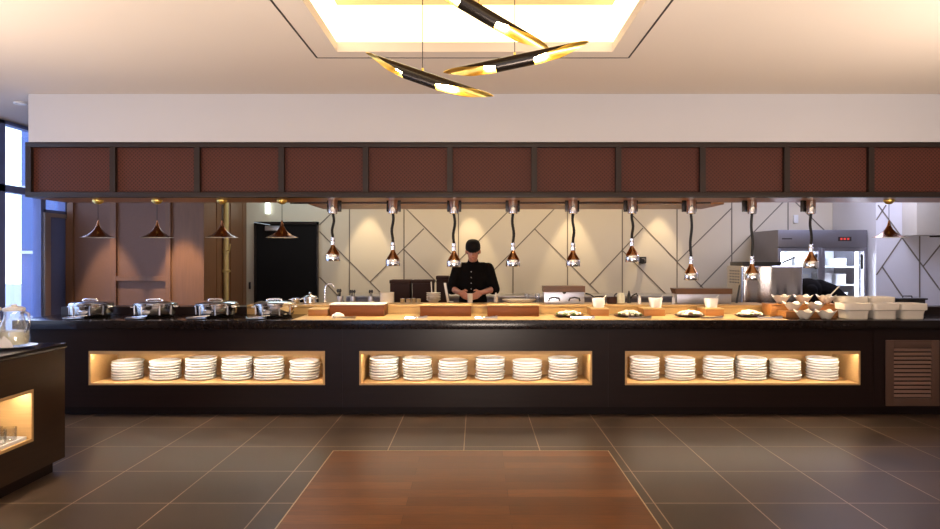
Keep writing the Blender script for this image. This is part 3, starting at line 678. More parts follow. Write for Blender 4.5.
# stepped risers and square bowls at the right
RS1, RS2 = 0.985, 1.045
riser('low front step of the pale stepped stand under square bowls', 786, 836, 6.44, 6.62, RS1, 'orange_wood', 'orange_wood', zb=CZ)
riser('tall back step of the pale stepped stand under square bowls', 771, 838, 6.63, 6.85, RS2, 'orange_wood', 'orange_wood', zb=CZ)
def sqbowl(label):
    t = thing('square_bowl', label, 'bowl', (0, 0, 0), 0, 'flared square white bowls on the right')
    b = MB(); b.lathe([(0.036, 0), (0.040, 0.002), (0.055, 0.025), (0.080, 0.062), (0.082, 0.066), (0.077, 0.066), (0.050, 0.026), (0.036, 0.010)], n=48, p=5, corner=0.012); b.build('body', 'cream_ceramic', t)
    b = MB(); b.lathe([(0.03, 0.034), (0.055, 0.035), (0.03, 0.038)], n=24, p=4); b.build('contents', 'greens', t)
    return t
q0 = None
bowls = [(804.5, 6.30, CZ, 'front left'), (826, 6.30, CZ, 'front right'), (793, 6.53, RS1, 'left bowl on the low step of'), (815, 6.53, RS1, 'right bowl on the low step of'),
         (781, 6.74, RS2, 'left bowl on the tall step of'), (803, 6.74, RS2, 'middle bowl on the tall step of'), (826, 6.74, RS2, 'right bowl on the tall step of')]
for i, (px_, Y, z, w_) in enumerate(bowls):
    lab = f"flared square white bowl on black countertop, {w_} of the bowl group" if i < 2 else f"flared square white bowl, {w_} the stepped stand"
    loc = (PX(px_, Y), Y, z + 0.0005)
    if q0 is None: q0 = sqbowl(lab); q0.location = loc
    else: dup(q0, loc, 0, lab)
t = thing('wooden_ladle', 'pale ladle sticking up from the right bowl on the tall step', 'ladle', (PX(826, 6.74), 6.74, RS2 + 0.046))
b = MB(); b.ball((0, 0, 0), (0.022, 0.022, 0.007)); b.build('bowl', 'cream_ceramic', t)
b = MB(); b.tube([(0.01, 0, 0.003), (0.14, 0.0, 0.135)], [0.006, 0.0065], n=8); b.build('handle', 'cream_ceramic', t)
# tubs
def tub(label):
    t = thing('serving_tub', label, 'tub', (0, 0, 0), 0, 'large square white tubs')
    b = MB(); b.lathe([(0.100, 0), (0.105, 0.004), (0.108, 0.07), (0.116, 0.085), (0.132, 0.092), (0.134, 0.148), (0.131, 0.152), (0.124, 0.152), (0.118, 0.10), (0.098, 0.012)], n=48, p=7, ay=0.85); b.build('body', 'cream_ceramic', t)
    b = MB(); b.lathe([(0.05, 0.118), (0.117, 0.119), (0.05, 0.126)], n=32, p=7, ay=0.85); b.build('contents', 'food_white', t)
    return t
q0 = None
for i, px_ in enumerate((853, 880.5, 908)):
    lab = ['left', 'middle', 'right'][i] + ' large square white tub in the front row on black counter'
    loc = (PX(px_, 6.36), 6.36, CZ)
    if q0 is None: q0 = tub(lab); q0.location = loc
    else: dup(q0, loc, 0, lab)
riser('dark low riser behind the large white tubs', 846, 925, 6.56, 6.85, 0.965, 'lacquer', 'lacquer', zb=CZ)
for i, px_ in enumerate((850, 877)):
    dup(q0, (PX(px_, 6.70), 6.70, 0.9655), 0, ['left', 'right'][i] + ' large square white tub in the back row on dark riser')
b = MB(); b.box(-0.14, 0.14, -0.09, 0.09, 0, 0.125, 0, .006); b.box(-0.155, 0.155, -0.105, 0.105, 0.125, 0.142, 0, .004); b.tube([(-0.05, -0.02, 0.14), (-0.045, -0.02, 0.16), (0.045, -0.02, 0.16), (0.05, -0.02, 0.14)], 0.006, n=8)
o = b.build('black_pan', 'black_plastic', loc=(PX(906, 6.70), 6.70, 0.9655)); tag(o, 'black rectangular lidded pan behind the right white tub', 'pan')

# ================================================================== KITCHEN SIDE: on the pass counter
def put(o, label, cat, group=None): return tag(o, label, cat, group)
# tap
x = PX(325, 7.15); t = thing('gooseneck_tap', 'tall white gooseneck tap on the pass counter, before the black door edge', 'tap', (x, 7.15, LZ))
b = MB(); pts = [(0, 0, 0.0), (0, 0, 0.13)] + [(0.055 - 0.055 * math.cos(a), 0, 0.13 + 0.085 * math.sin(a)) for a in [R(v) for v in range(15, 151, 15)]]; b.tube(pts, 0.008, n=10); b.build('spout', 'chrome', t)
b = MB(); b.lathe([(0.022, 0), (0.022, 0.01), (0.014, 0.02), (0.013, 0.05)], n=16); b.build('base', 'chrome', t)
b = MB(); b.tube([(0, -0.01, 0.03), (0.03, -0.02, 0.05)], 0.005, n=8); b.build('lever', 'chrome', t)
# small pots near the door
for px_, r, h, lab in ((295.5, 0.045, 0.055, 'small steel saucepan on the pass counter, left of the lidded steel pot'), (310, 0.072, 0.07, 'lidded steel pot on the pass counter before the black door')):
    t = thing('steel_pot', lab, 'pot', (PX(px_, 7.1), 7.1, LZ))
    b = MB(); b.lathe([(r * .9, 0), (r, 0.006), (r, h), (r + .004, h + .002), (r - .004, h + .002), (r - .006, 0.01)], n=28); b.build('pan', 'chrome', t)
    if r > 0.06:
        b = MB(); b.lathe([(r + .002, h + .003), (r - .01, h + .012), (0.02, h + .022), (0.012, h + .03), (0.016, h + .045), (0.006, h + .05)], n=28); b.build('lid', 'chrome', t)
    b = MB()
    for s_ in (-1, 1): b.tube([(s_ * r, -0.018, h * .75), (s_ * (r + .022), -0.014, h * .78), (s_ * (r + .022), 0.014, h * .78), (s_ * r, 0.018, h * .75)], 0.004, n=8)
    b.build('handles', 'chrome', t)
# utensil jars
def utensils(px_, lab, n, tall):
    t = thing('utensil_jar', lab, 'utensil jar', (PX(px_, 7.16), 7.16, LZ), 0, 'small jars of dark utensils')
    b = MB(); b.lathe([(0.03, 0), (0.034, 0.003), (0.034, 0.075), (0.031, 0.075), (0.029, 0.006)], n=20); b.build('jar', 'steel', t)
    rn = random.Random(int(px_))
    for k in range(n):
        a = rn.uniform(-0.03, 0.03); d = rn.uniform(-0.015, 0.02)
        b = MB(); b.tube([(a * .4, d * .4, 0.02), (a, d, tall)], 0.005, n=6); b.ball((a * 1.1, d, tall + 0.012), (0.013, 0.006, 0.02), 0, 10, 8); b.build('utensil', 'black_plastic', t)
utensils(340, 'utensil jar with dark ladles beside the gooseneck tap', 4, 0.125)
utensils(353, 'utensil jar with dark spatulas, right of the ladle jar', 3, 0.115)
utensils(371, 'utensil jar with two dark handles, left of the white canister', 2, 0.115)
b = MB(); b.lathe([(0.074, 0), (0.078, 0.004), (0.078, 0.118), (0.080, 0.122), (0.072, 0.122), (0.070, 0.01)], n=28); put(b.build('white_canister', 'cream_ceramic', loc=(PX(387, 7.1), 7.1, LZ)), 'round white canister on the pass counter, before dark brown crates', 'canister')
# prep table behind and dark brown crates
t = thing('prep_table', 'low steel prep table behind the pass counter carrying dark crates', 'table', (0, 0, 0))
b = MB(); b.box(-1.12, -0.30, 8.02, 8.52, 0.91, 0.95, 0, .004); b.build('tabletop', 'steel', t)
for sx_ in (-1.09, -0.33):
    for sy in (8.05, 8.49):
        b = MB(); b.tube([(sx_, sy, 0), (sx_, sy, 0.91)], 0.02, n=10); b.build('leg', 'steel', t)
def crate(px0, px1, ytop, lab):
    Y = 8.06; x0, x1 = PX(px0, Y), PX(px1, Y); h = PZ(ytop, Y) - 0.9505
    t = thing('storage_crate', lab, 'crate', ((x0 + x1) / 2, Y + 0.14, 0.9505), 0, 'dark brown crates behind the pass counter'); hw = (x1 - x0) / 2 - 0.003
    b = MB(); b.box(-hw + .008, hw - .008, -0.13, 0.13, 0, h - 0.045, 0, .006); b.build('box', 'dark_brown', t)
    b = MB(); b.box(-hw, hw, -0.14, 0.14, h - 0.045, h, 0, .01); b.build('lid', 'dark_brown', t)
crate(389, 411, 280, 'left dark brown crate behind the white canister'); crate(411.5, 434, 280, 'middle dark brown crate behind the stacked bowls'); crate(435.5, 449, 276, 'right dark brown crate, taller, partly behind the chef')
# steel cups
b = MB(); b.lathe([(0.02, 0), (0.023, 0.003), (0.027, 0.05), (0.029, 0.053), (0.025, 0.053), (0.019, 0.006)], n=18); s0 = b.build('steel_cup', 'chrome')
tag(s0, 'x', 'cup', 'small steel cups before the crates')
for i, (dx, dy, lab) in enumerate(((402.5, 7.12, 'leftmost'), (408.5, 7.08, 'second'), (413.5, 7.15, 'third'), (418.5, 7.1, 'rightmost'))):
    o = s0 if i == 0 else s0.copy()
    if i: col.objects.link(o)
    o.location = (PX(dx, dy), dy, LZ); o['label'] = f"{lab} small steel cup{' from the left' if i in (1, 2) else ''} in the row before dark brown crates"
# stacked bowls + chopsticks
b = MB(); b.lathe([(0.03, 0), (0.034, 0.003), (0.068, 0.034), (0.080, 0.040), (0.080, 0.044), (0.066, 0.040), (0.03, 0.012)], n=28); s0 = b.build('soup_bowl', 'cream_ceramic'); tag(s0, 'x', 'bowl', 'cream bowls stacked left of the chef')
for k in range(5):
    o = s0 if k == 0 else s0.copy()
    if k: col.objects.link(o)
    o.location = (PX(433.5, 7.1), 7.1, LZ + k * 0.0185)
    o['label'] = ['bottom cream bowl', 'second cream bowl from the bottom', 'middle cream bowl', 'second cream bowl from the top', 'topmost cream bowl'][k] + ' of the stack left of the chef'
b = MB(); b.tube([(0, 0, 0), (-0.01, 0.01, 0.15)], [0.006, 0.007], n=8); put(b.build('pestle', 'cream_ceramic', loc=(PX(432, 7.1), 7.1, LZ + 0.087)), 'thin pale stick standing in the top of the stacked bowls', 'stick')
b = MB(); b.loft([[(-.012, -.05, 0), (.012, -.05, 0), (.012, .05, 0), (-.012, .05, 0)], [(-.05, -.05, .22), (-.026, -.05, .22), (-.026, .05, .22), (-.05, .05, .22)]]); put(b.build('cutting_board', 'cream_ceramic', loc=(PX(448.5, 7.2), 7.18, LZ)), 'narrow pale board leaning left beside the chef', 'board')
# right of the chef
b = MB(); b.lathe([(0.022, 0), (0.024, 0.004), (0.024, 0.085), (0.012, 0.10), (0.008, 0.118)], n=18); put(b.build('squeeze_bottle', 'cream_ceramic', loc=(PX(496, 7.1), 7.1, LZ)), 'pale squeeze bottle standing right of the chef', 'bottle')
b = MB(); b.lathe([(0.10, 0), (0.11, 0.003), (0.185, 0.042), (0.188, 0.048), (0.18, 0.046), (0.10, 0.012)], n=36, ay=0.6); put(b.build('wide_bowl', 'cream_ceramic', loc=(PX(519, 7.08), 7.07, LZ)), 'wide shallow pale bowl on the pass counter right of the chef', 'bowl')
for px_, lab in ((527, 'left'), (537.5, 'right')):
    b = MB(); b.lathe([(0.02, 0), (0.024, 0.003), (0.027, 0.10), (0.024, 0.10), (0.02, 0.008)], n=18); put(b.build('drinking_glass', 'jug_glass', loc=(PX(px_, 7.2), 7.205, LZ)), lab + ' clear glass behind the wide shallow bowl', 'glass', 'clear glasses on the pass counter')
# steel cooking station with brown lid
def station(x0, x1, ytop, ymid, Y, lab, handles, slope):
    X0, X1 = PX(x0, Y), PX(x1, Y); h = PZ(ymid, Y) - LZ; ht = PZ(ytop, Y) - LZ; hw = (X1 - X0) / 2
    t = thing('cooking_station', lab, 'cooker', ((X0 + X1) / 2, Y, LZ))
    b = MB(); b.box(-hw + .006, hw - .006, 0, 0.16, 0, h, 0, .006); b.build('body', 'steel_blue', t)
    b = MB(); s_ = slope
    b.loft([[(-hw, -0.012, h), (hw, -0.012, h), (hw, 0.17, h), (-hw, 0.17, h)], [(-hw - s_, -0.012, ht), (hw, -0.012, ht), (hw, 0.17, ht), (-hw - s_, 0.17, ht)]]); b.build('lid', 'brown_lid', t)
    if handles:
        for s_ in (-0.11, 0.11):
            b = MB(); b.tube([(s_ - 0.06, -0.002, 0.03), (s_ - 0.05, -0.022, 0.06), (s_, -0.026, 0.07), (s_ + 0.05, -0.022, 0.06), (s_ + 0.06, -0.002, 0.03)], 0.008, n=8); b.build('handle', 'black_plastic', t)
        b = MB(); b.ball((0, 0, 0.125), (0.02, 0.012, 0.02)); b.build('knob', 'black_plastic', t)
station(543.5, 585, 286, 292, 7.05, 'steel cooker with flat brown lid and two curved handles', True, 0)
station(676.5, 732, 288.5, 294, 7.06, 'steel cooker with brown lid, left of the big steel machine', False, 0.02)
def saucepan(px_, Y, r, h, rz, lab):
    t = thing('saucepan', lab, 'saucepan', (PX(px_, Y), Y, LZ), rz, 'dark saucepans on the pass counter')
    b = MB(); b.lathe([(r * .9, 0), (r, 0.006), (r, h), (r + .003, h), (r - .004, h), (r - .006, 0.01)], n=24); b.build('pan', 'dark_brown', t)
    b = MB(); b.tube([(r - .002, 0, h * .8), (r + 0.05, 0, h + 0.02), (r + 0.10, 0, h + 0.03)], [0.006, 0.008, 0.010], n=8); b.build('handle', 'black_plastic', t)
saucepan(600, 7.14, 0.06, 0.075, R(170), 'left dark saucepan behind the left white cup'); saucepan(612, 7.08, 0.055, 0.07, R(60), 'right dark saucepan behind the left white cup')
b = MB(); b.lathe([(0.038, 0), (0.042, 0.004), (0.042, 0.09), (0.036, 0.10), (0.036, 0.112), (0.01, 0.115)], n=22); put(b.build('storage_jar', 'milk', loc=(PX(621, 7.12), 7.12, LZ)), 'pale yellow jar with lid between dark saucepans and black tap', 'jar')
t = thing('mixer_tap', 'short black mixer tap on the pass counter behind the middle white cup', 'tap', (PX(629, 7.17), 7.17, LZ))
b = MB(); b.lathe([(0.022, 0), (0.022, 0.012), (0.016, 0.02), (0.018, 0.09), (0.010, 0.115), (0.006, 0.135)], n=16); b.build('base', 'black_plastic', t)
b = MB(); b.tube([(0.01, 0, 0.05), (0.045, 0, 0.085), (0.085, 0, 0.105), (0.092, 0, 0.075)], 0.009, n=8); b.build('spout', 'black_plastic', t)
for px_, lab in ((639.5, 'thin white bottle right of the black mixer tap'), (673.5, 'short white bottle left of the brown lidded cooker')):
    b = MB(); b.lathe([(0.016, 0), (0.018, 0.004), (0.018, 0.06), (0.010, 0.075), (0.008, 0.09)], n=16); put(b.build('white_bottle', 'porcelain', loc=(PX(px_, 7.0), 7.0, LZ)), lab, 'bottle')
# back counter of steel along the wall
t = thing('back_counter', 'long low steel counter along the white kitchen wall', 'counter')
b = MB(); b.box(-1.9, 4.1, 9.45, 10.08, 0.0, 0.93); b.build('body', 'steel_matt', t)
b = MB(); b.box(-1.9, 4.1, 9.42, 10.08, 0.93, 0.965, 0, .004); b.build('worktop', 'steel', t)
b = MB(); b.box(PX(640, 9.95), PX(676, 9.95), 9.90, 9.98, 0.967, PZ(294.5, 9.95)); put(b.build('splash_guard', 'steel_matt'), 'low grey steel guard standing on the back counter', 'guard')
# big steel machine
Y0 = 7.7; X0, X1 = PX(742, Y0), PX(804, Y0); ZT = PZ(266, Y0)
t = thing('dish_machine', 'big stainless steel kitchen machine with open dark top before the fridge', 'machine', ((X0 + X1) / 2, Y0, 0)); hw = (X1 - X0) / 2
def rrect(z, inset=0.0):
    pts = []; r = 0.05; d = 0.5
    for cxs, cys, a0 in ((hw - r, r, -90), (hw - r, d - r, 0), (-hw + r, d - r, 90), (-hw + r, r, 180)):
        for k in range(7):
            a = R(a0 + 15 * k); pts.append((cxs + (r - inset) * math.cos(a), cys + (r - inset) * math.sin(a), z))
    for k in range(1, 16):
        u = k / 16.0; bulge = 0.022 * math.sin(math.pi * u) + 0.010 * math.cos(4 * math.pi * u) - 0.010
        pts.append((-hw + r + (2 * hw - 2 * r) * u, inset - bulge, z))
    return pts
zs = PZ(282, Y0)
b = MB(); b.loft([rrect(0.02), rrect(zs - .004), rrect(zs - .004, .006), rrect(zs, .006), rrect(zs), rrect(ZT - 0.01), rrect(ZT, 0.01)]); b.build('casing', 'machine_steel', t)
b = MB()
for i in range(4):
    for j in range(5): b.box(-hw - 0.003, -hw + 0.002, 0.09 + 0.08 * i, 0.125 + 0.08 * i, ZT - 0.07 - 0.035 * j, ZT - 0.055 - 0.035 * j)
b.build('side_vents', 'black_plastic', t)
b = MB(); b.box(-hw + 0.03, hw * 0.35, 0.06, 0.44, ZT, ZT + 0.05, 0, .006); b.build('top_tray', 'black_plastic', t)
b = MB(); b.tube([(hw * .35, 0.2, ZT + 0.005), (hw * .95, 0.2, ZT + 0.10)], 0.012, n=8); b.build('lever', 'black_plastic', t)
b = MB(); b.tube([(0, 0, 0), (0.035, 0, 0.20)], [0.012, 0.009], n=8); put(b.build('knife_steel', 'black_plastic', loc=(PX(736.5, 7.15), 7.15, LZ)), 'dark rod leaning beside the brown lidded cooker', 'rod')

# fridge
Y0 = 9.2; X0, X1 = PX(777, Y0), 5.53; ZT = PZ(230, Y0); D = 0.8
t = thing('glass_door_fridge', 'tall grey steel fridge with two lit glass doors', 'fridge', ((X0 + X1) / 2, Y0, 0)); hw = (X1 - X0) / 2
zh = PZ(248, Y0)
b = MB(); b.box(-hw, -hw + 0.04, 0.02, D, 0.08, ZT); b.box(hw - 0.04, hw, 0.02, D, 0.08, ZT); b.box(-hw + .04, hw - .04, D - 0.04, D, 0.08, zh); b.box(-hw + .04, hw - .04, 0.02, D, 0.08, 0.2)
b.box(-hw + .04, hw - .04, 0.02, D, zh, ZT); b.build('cabinet', 'steel_matt', t)
b = MB(); b.box(-hw + .05, hw - .05, D - 0.06, D - 0.042, 0.2, zh - 0.02); b.build('back_liner', 'fridge_inner', t)
b = MB(); b.box(-hw, hw, -0.03, 0.02, zh + 0.005, ZT, 0, .006); hd = b.build('header', 'steel_matt', t)
b = MB(); b.box(PX(837, Y0) - (X0 + X1) / 2, PX(850, Y0) - (X0 + X1) / 2, -0.034, -0.029, PZ(241, Y0), PZ(237, Y0)); dsp = b.build('display', 'black_plastic', hd)
b = MB()
for k in range(3): b.box(PX(839 + 3.4 * k, Y0) - (X0 + X1) / 2, PX(841 + 3.4 * k, Y0) - (X0 + X1) / 2, -0.036, -0.033, PZ(240, Y0), PZ(238, Y0), 1)
b.box(PX(781, Y0) - (X0 + X1) / 2, PX(791, Y0) - (X0 + X1) / 2, -0.032, -0.029, PZ(239.4, Y0), PZ(238.3, Y0), 0)
b.build('readout', ['black_plastic', 'red_led'], hd)
split = PX(820.5, Y0) - (X0 + X1) / 2
for a, c in ((-hw, split - 0.003), (split + 0.003, hw)):
    b = MB(); f_ = 0.045
    b.box(a, a + f_, -0.03, 0.02, 0.2, zh, 0, .004); b.box(c - f_, c, -0.03, 0.02, 0.2, zh, 0, .004); b.box(a + f_, c - f_, -0.03, 0.02, 0.2, 0.26); b.box(a + f_, c - f_, -0.03, 0.02, zh - 0.045, zh)
    dr = b.build('door', 'steel_matt', t)
    b = MB(); b.box(a + f_, c - f_, -0.01, 0.0, 0.26, zh - 0.045); b.build('pane', 'glass', dr)
    b = MB(); b.box(c - 0.10, c - 0.07, -0.055, -0.032, PZ(269, Y0), PZ(254, Y0), 0, .004); b.box(c - 0.09, c - 0.08, -0.035, -0.008, PZ(262, Y0), PZ(260, Y0)); b.build('handle', 'black_plastic', dr)
b = MB(); b.box(-hw + .08, -hw + .11, 0.05, 0.08, 0.3, zh - 0.06); b.box(hw - .11, hw - .08, 0.05, 0.08, 0.3, zh - 0.06); b.box(-hw + .12, hw - .12, 0.06, 0.12, zh - 0.03, zh - 0.01); b.build('light_tube', 'fridge_light', t)
for xx in (-0.32, 0.30):
    light('AREA', ((X0 + X1) / 2 + xx, Y0 + 0.06, zh - 0.08), 6, (0.72, 0.82, 1.0), (R(55), 0, 0), 0.5, 0.05, name='fridge_lamp_light')
for z in (0.55, 0.85, 1.12, 1.38):
    b = MB(); b.box(-hw + .05, hw - .05, 0.14, D - 0.07, z, z + 0.015); b.build('shelf', 'fridge_inner', t)
rn = random.Random(3)
bx = (X0 + X1) / 2
i = 0
for z in (1.395, 1.135, 0.865):
    for xx in (-0.40, -0.15, 0.18, 0.40):
        if rn.random() < 0.2: continue
        hh = rn.uniform(0.08, 0.16); ww = rn.uniform(0.07, 0.10); i += 1
        b = MB(); b.box(-ww, ww, -0.12, 0.12, 0, hh, 0, .008); b.box(-ww - .004, ww + .004, -0.124, 0.124, hh, hh + .015, 0, .004)
        place = {1.395: 'top', 1.135: 'second', 0.865: 'third'}[z]; pos = {-0.40: 'far left', -0.15: 'left middle', 0.18: 'right middle', 0.40: 'far right'}[xx]
        put(b.build('food_container', 'white_plastic', loc=(bx + xx, Y0 + 0.34, z)), f"white lidded food container on the fridge's {place} shelf, {pos}", 'container', 'containers in the fridge')

# wall things
b = MB(); b.box(PX(903, 8.98), PX(930, 8.98), 8.70, 8.999, PZ(235, 8.7), 2.5, 0, .004); mat('cream_metal', (0.50, 0.45, 0.38), 0.4, var=0.05); put(b.build('extractor_box', 'cream_metal'), 'cream metal box fixed high on the bluish wall at right', 'box')
t = thing('control_panel', 'grey control panel with two dark buttons at the right edge', 'panel', (PX(936, 8.99), 8.97, PZ(225, 8.99)))
b = MB(); b.box(-0.085, 0.12, 0, 0.03, -0.17, 0.3, 0, .004); b.build('casing', 'frame_dark', t)
for dz_ in (0.02, -0.06):
    b = MB(); b.lathe([(0.02, 0), (0.02, 0.012), (0.016, 0.015)], n=16); o = b.build('button', 'white_plastic' if dz_ > 0 else 'black_plastic', t); o.location = (-0.03, 0, dz_); o.rotation_euler = (R(90), 0, 0)
b = MB(); b.box(PX(266.2, YB), PX(270.5, YB), YB - 0.06, YB - 0.001, PZ(214, YB), PZ(203, YB), 0, .005); put(b.build('lit_sign', 'lit_sign'), 'small white lit sign box above the black kitchen door', 'sign')
t = thing('security_camera', 'small black camera fixed on the white kitchen wall beside a heat lamp', 'camera', (PX(642, YB), YB - 0.001, PZ(260, YB)))
b = MB(); b.box(-0.05, 0.06, -0.03, 0, -0.05, 0.05, 0, .006); b.build('bracket', 'black_plastic', t)
b = MB(); b.tube([(0.02, -0.03, 0), (-0.03, -0.13, -0.02)], [0.035, 0.04], n=14); b.build('housing', 'black_plastic', t)
b = MB(); b.box(PX(793, YB), PX(797.5, YB), YB - 0.03, YB - 0.001, PZ(223, YB), PZ(215, YB), 0, .005); put(b.build('wall_sensor', 'white_plastic'), 'small white sensor box on the kitchen wall above the fridge', 'sensor')
# gas pipe
X = -3.585 + 0.045; Y = 648 * -X / (476.5 - 226)
t = thing('gas_pipe', 'upright pale yellow gas pipe with valves on the brown return wall', 'pipe', (X, Y, 0))
b = MB(); b.tube([(0, 0, 0), (0, 0, CE + 0.01)], 0.034, n=16); b.build('pipe', 'gas_yellow', t)
b = MB(); z = PZ(271, Y); b.tube([(0, 0, z - .02), (0, 0, z + .02)], 0.048, n=16); b.box(-0.03, 0.08, -0.05, -0.035, z - .01, z + .01); b.build('clamp', 'gas_yellow', t)
b = MB(); z = PZ(251, Y); b.tube([(0.02, -0.03, z), (0.07, -0.06, z + .01), (0.085, -0.07, z + 0.10)], 0.010, n=8); b.tube([(0, 0, z - .03), (0, 0, z + .03)], 0.042, n=16); b.build('valve', 'gas_yellow', t)
b = MB(); b.lathe([(0.055, 0.012), (0.06, 0.0), (0.05, -0.008), (0.04, -0.004)], c=(PX(20, 6.55), 6.55, CE), n=24); put(b.build('smoke_detector', 'white_plastic'), 'small white disc on the ceiling near the left window', 'detector')

# ================================================================== PEOPLE
def chain_union(prims, name, mats, parent, voxel=0.008, smooth=6):
    """prims: ('c', [(x,y,z,r), ...]) tapered limb chains and ('e', centre, radii, rot) ellipsoids, fused into one surface"""
    b = MB()
    for p in prims:
        if p[0] == 'c':
            pts = p[1]
            for (a, c) in zip(pts[:-1], pts[1:]):
                A, C = Vector(a[:3]), Vector(c[:3])
                b.tube([A, C], [a[3], c[3]], n=14)
            for a in pts: b.ball(a[:3], a[3], 0, 14, 10)
        else:
            b.ball(p[1], p[2], 0, 20, 14, p[3] if len(p) > 3 else None)
    o = b.build(name, mats, parent)
    m = o.modifiers.new('fuse', 'REMESH'); m.mode = 'VOXEL'; m.voxel_size = voxel; m.use_smooth_shade = True
    m = o.modifiers.new('soft', 'SMOOTH'); m.factor = 0.5; m.iterations = smooth
    dg = bpy.context.evaluated_depsgraph_get(); dg.update()
    me = bpy.data.meshes.new_from_object(o.evaluated_get(dg), depsgraph=dg)
    old = o.data; o.modifiers.clear(); o.data = me; bpy.data.meshes.remove(old)
    me.materials.clear()
    for mm in (mats if isinstance(mats, (list, tuple)) else [mats]): me.materials.append(M[mm])
    for f in me.polygons: f.use_smooth = True
    return o
def hand(wrist, tip, thumb_side, up, curl):
    """palm and five bent fingers from wrist towards tip"""
    wv, tv = Vector(wrist), Vector(tip); d = (tv - wv).normalized(); side = Vector(thumb_side); side = (side - d * side.dot(d)).normalized(); nrm = Vector(up); nrm = (nrm - d * nrm.dot(d) - side * nrm.dot(side)).normalized()
    out = []
    lens = [0.072, 0.080, 0.075, 0.058]
    for k in range(4):
        off = side * (0.030 - 0.020 * k); base = wv + d * 0.085 + off
        out.append(('c', [(*(wv + off * 0.6), 0.015), (*base, 0.0125)]))
        l = lens[k]; a = base + d * l * 0.42 - nrm * curl * 0.012; c = a + (d - nrm * curl * 0.9).normalized() * l * 0.32; e = c + (d * 0.5 - nrm * curl * 1.1).normalized() * l * 0.28
        out.append(('c', [(*base, 0.0105), (*a, 0.0095), (*c, 0.0085), (*e, 0.007)]))
    tb = wv + d * 0.025 + side * 0.026; t1 = tb + (d * 0.6 + side * 0.7 - nrm * 0.2).normalized() * 0.04; t2 = t1 + (d * 0.9 - nrm * 0.5 * curl).normalized() * 0.032
    out.append(('c', [(*tb, 0.014), (*t1, 0.011), (*t2, 0.0085)]))
    return out
def head(c, pitch, yaw=0.0):
    """head prims: c = centre; pitch tips the face down; face looks along -Y"""
    Rm = Matrix.Rotation(yaw, 3, 'Z') @ Matrix.Rotation(pitch, 3, 'X'); c = Vector(c)
    def at(x, y, z): return tuple(c + Rm @ Vector((x, y, z)))
    pr = [('e', at(0, 0.012, 0.025), (0.078, 0.096, 0.092), Rm), ('e', at(0, -0.018, -0.045), (0.060, 0.070, 0.068), Rm), ('e', at(0, -0.055, -0.092), (0.028, 0.025, 0.022), Rm),
          ('c', [(*at(0, -0.082, 0.012), 0.009), (*at(0, -0.103, -0.022), 0.013)]), ('c', [(*at(-0.014, -0.09, -0.026), 0.009), (*at(0.014, -0.09, -0.026), 0.009)]),
          ('c', [(*at(-0.045, -0.072, 0.022), 0.010), (*at(0.045, -0.072, 0.022), 0.010)]),
          ('c', [(*at(-0.022, -0.080, -0.056), 0.008), (*at(0.022, -0.080, -0.056), 0.008)]),
          ('e', at(-0.080, 0.008, -0.012), (0.010, 0.020, 0.030), Rm), ('e', at(0.080, 0.008, -0.012), (0.010, 0.020, 0.030), Rm)]
    return pr, at, Rm

# chef
CX, CY = PX(473, 7.5), 7.5
t = thing('person', 'person in black cap and black chef jacket working at the pass counter', 'person', (CX, CY, 0))
hc = (0.0, -0.08, 1.598); hp, at, Rm = head(hc, R(14))
wl, wr = (-0.135, -0.265, 1.125), (0.085, -0.265, 1.125)
body = hp + [('c', [(0, 0.005, 1.42, 0.060), (0, -0.055, 1.51, 0.053)]),
    ('c', [(-0.17, 0.0, 1.405, 0.05), (-0.235, -0.02, 1.16, 0.042), (*wl, 0.026)]), ('c', [(0.17, 0.0, 1.405, 0.05), (0.24, -0.02, 1.16, 0.042), (*wr, 0.026)]),
    ('e', (0, 0.02, 1.30), (0.15, 0.10, 0.17)), ('e', (0, 0.03, 1.08), (0.13, 0.09, 0.17)), ('e', (0, 0.03, 0.95), (0.14, 0.10, 0.12)),
    ('c', [(-0.085, 0.03, 0.93, 0.075), (-0.10, 0.0, 0.50, 0.05), (-0.10, 0.03, 0.10, 0.035), (-0.10, -0.08, 0.05, 0.03)]),
    ('c', [(0.085, 0.03, 0.93, 0.075), (0.10, 0.0, 0.50, 0.05), (0.10, 0.03, 0.10, 0.035), (0.10, -0.08, 0.05, 0.03)])]
body += hand(wl, (-0.055, -0.385, 1.085), (0.3, -0.2, 0.9), (-0.6, -0.6, 0.4), 0.6) + hand(wr, (-0.005, -0.385, 1.085), (-0.3, -0.2, 0.9), (0.6, -0.6, 0.4), 0.6)
chain_union(body, 'body', 'skin', t, 0.0055, 4)
def lerp(a, c, f): return tuple(a[i] + (c[i] - a[i]) * f for i in range(3))
el, er = (-0.245, -0.02, 1.155), (0.25, -0.02, 1.155)
jk = [('e', (0, 0.02, 1.31), (0.192, 0.128, 0.165)), ('e', (0, 0.015, 1.19), (0.178, 0.122, 0.19)), ('e', (0, 0.03, 1.02), (0.165, 0.118, 0.19)),
      ('c', [(-0.12, 0.01, 1.415, 0.055), (0.12, 0.01, 1.415, 0.055)]), ('c', [(0, 0.005, 1.42, 0.072), (0, -0.03, 1.475, 0.064)]),
      ('c', [(-0.175, 0.005, 1.395, 0.070), (*el, 0.062), (*lerp(el, wl, 0.12), 0.056)]), ('c', [(0.175, 0.005, 1.395, 0.070), (*er, 0.062), (*lerp(er, wr, 0.12), 0.056)]),
      ('e', (0, 0.03, 0.90), (0.172, 0.124, 0.12))]
j = chain_union(jk, 'chef_jacket', 'jacket', t, 0.009, 6)
b = MB()
for k in range(5):
    for xx in (-0.02,):
        z = 1.36 - 0.065 * k
        yy = -0.105 - 0.008 * (1 if 0 < k < 4 else 0)
        b.ball((xx, yy - 0.006, z), (0.006, 0.006, 0.006), 0, 8, 6)
b.build('buttons', 'white_plastic', j)
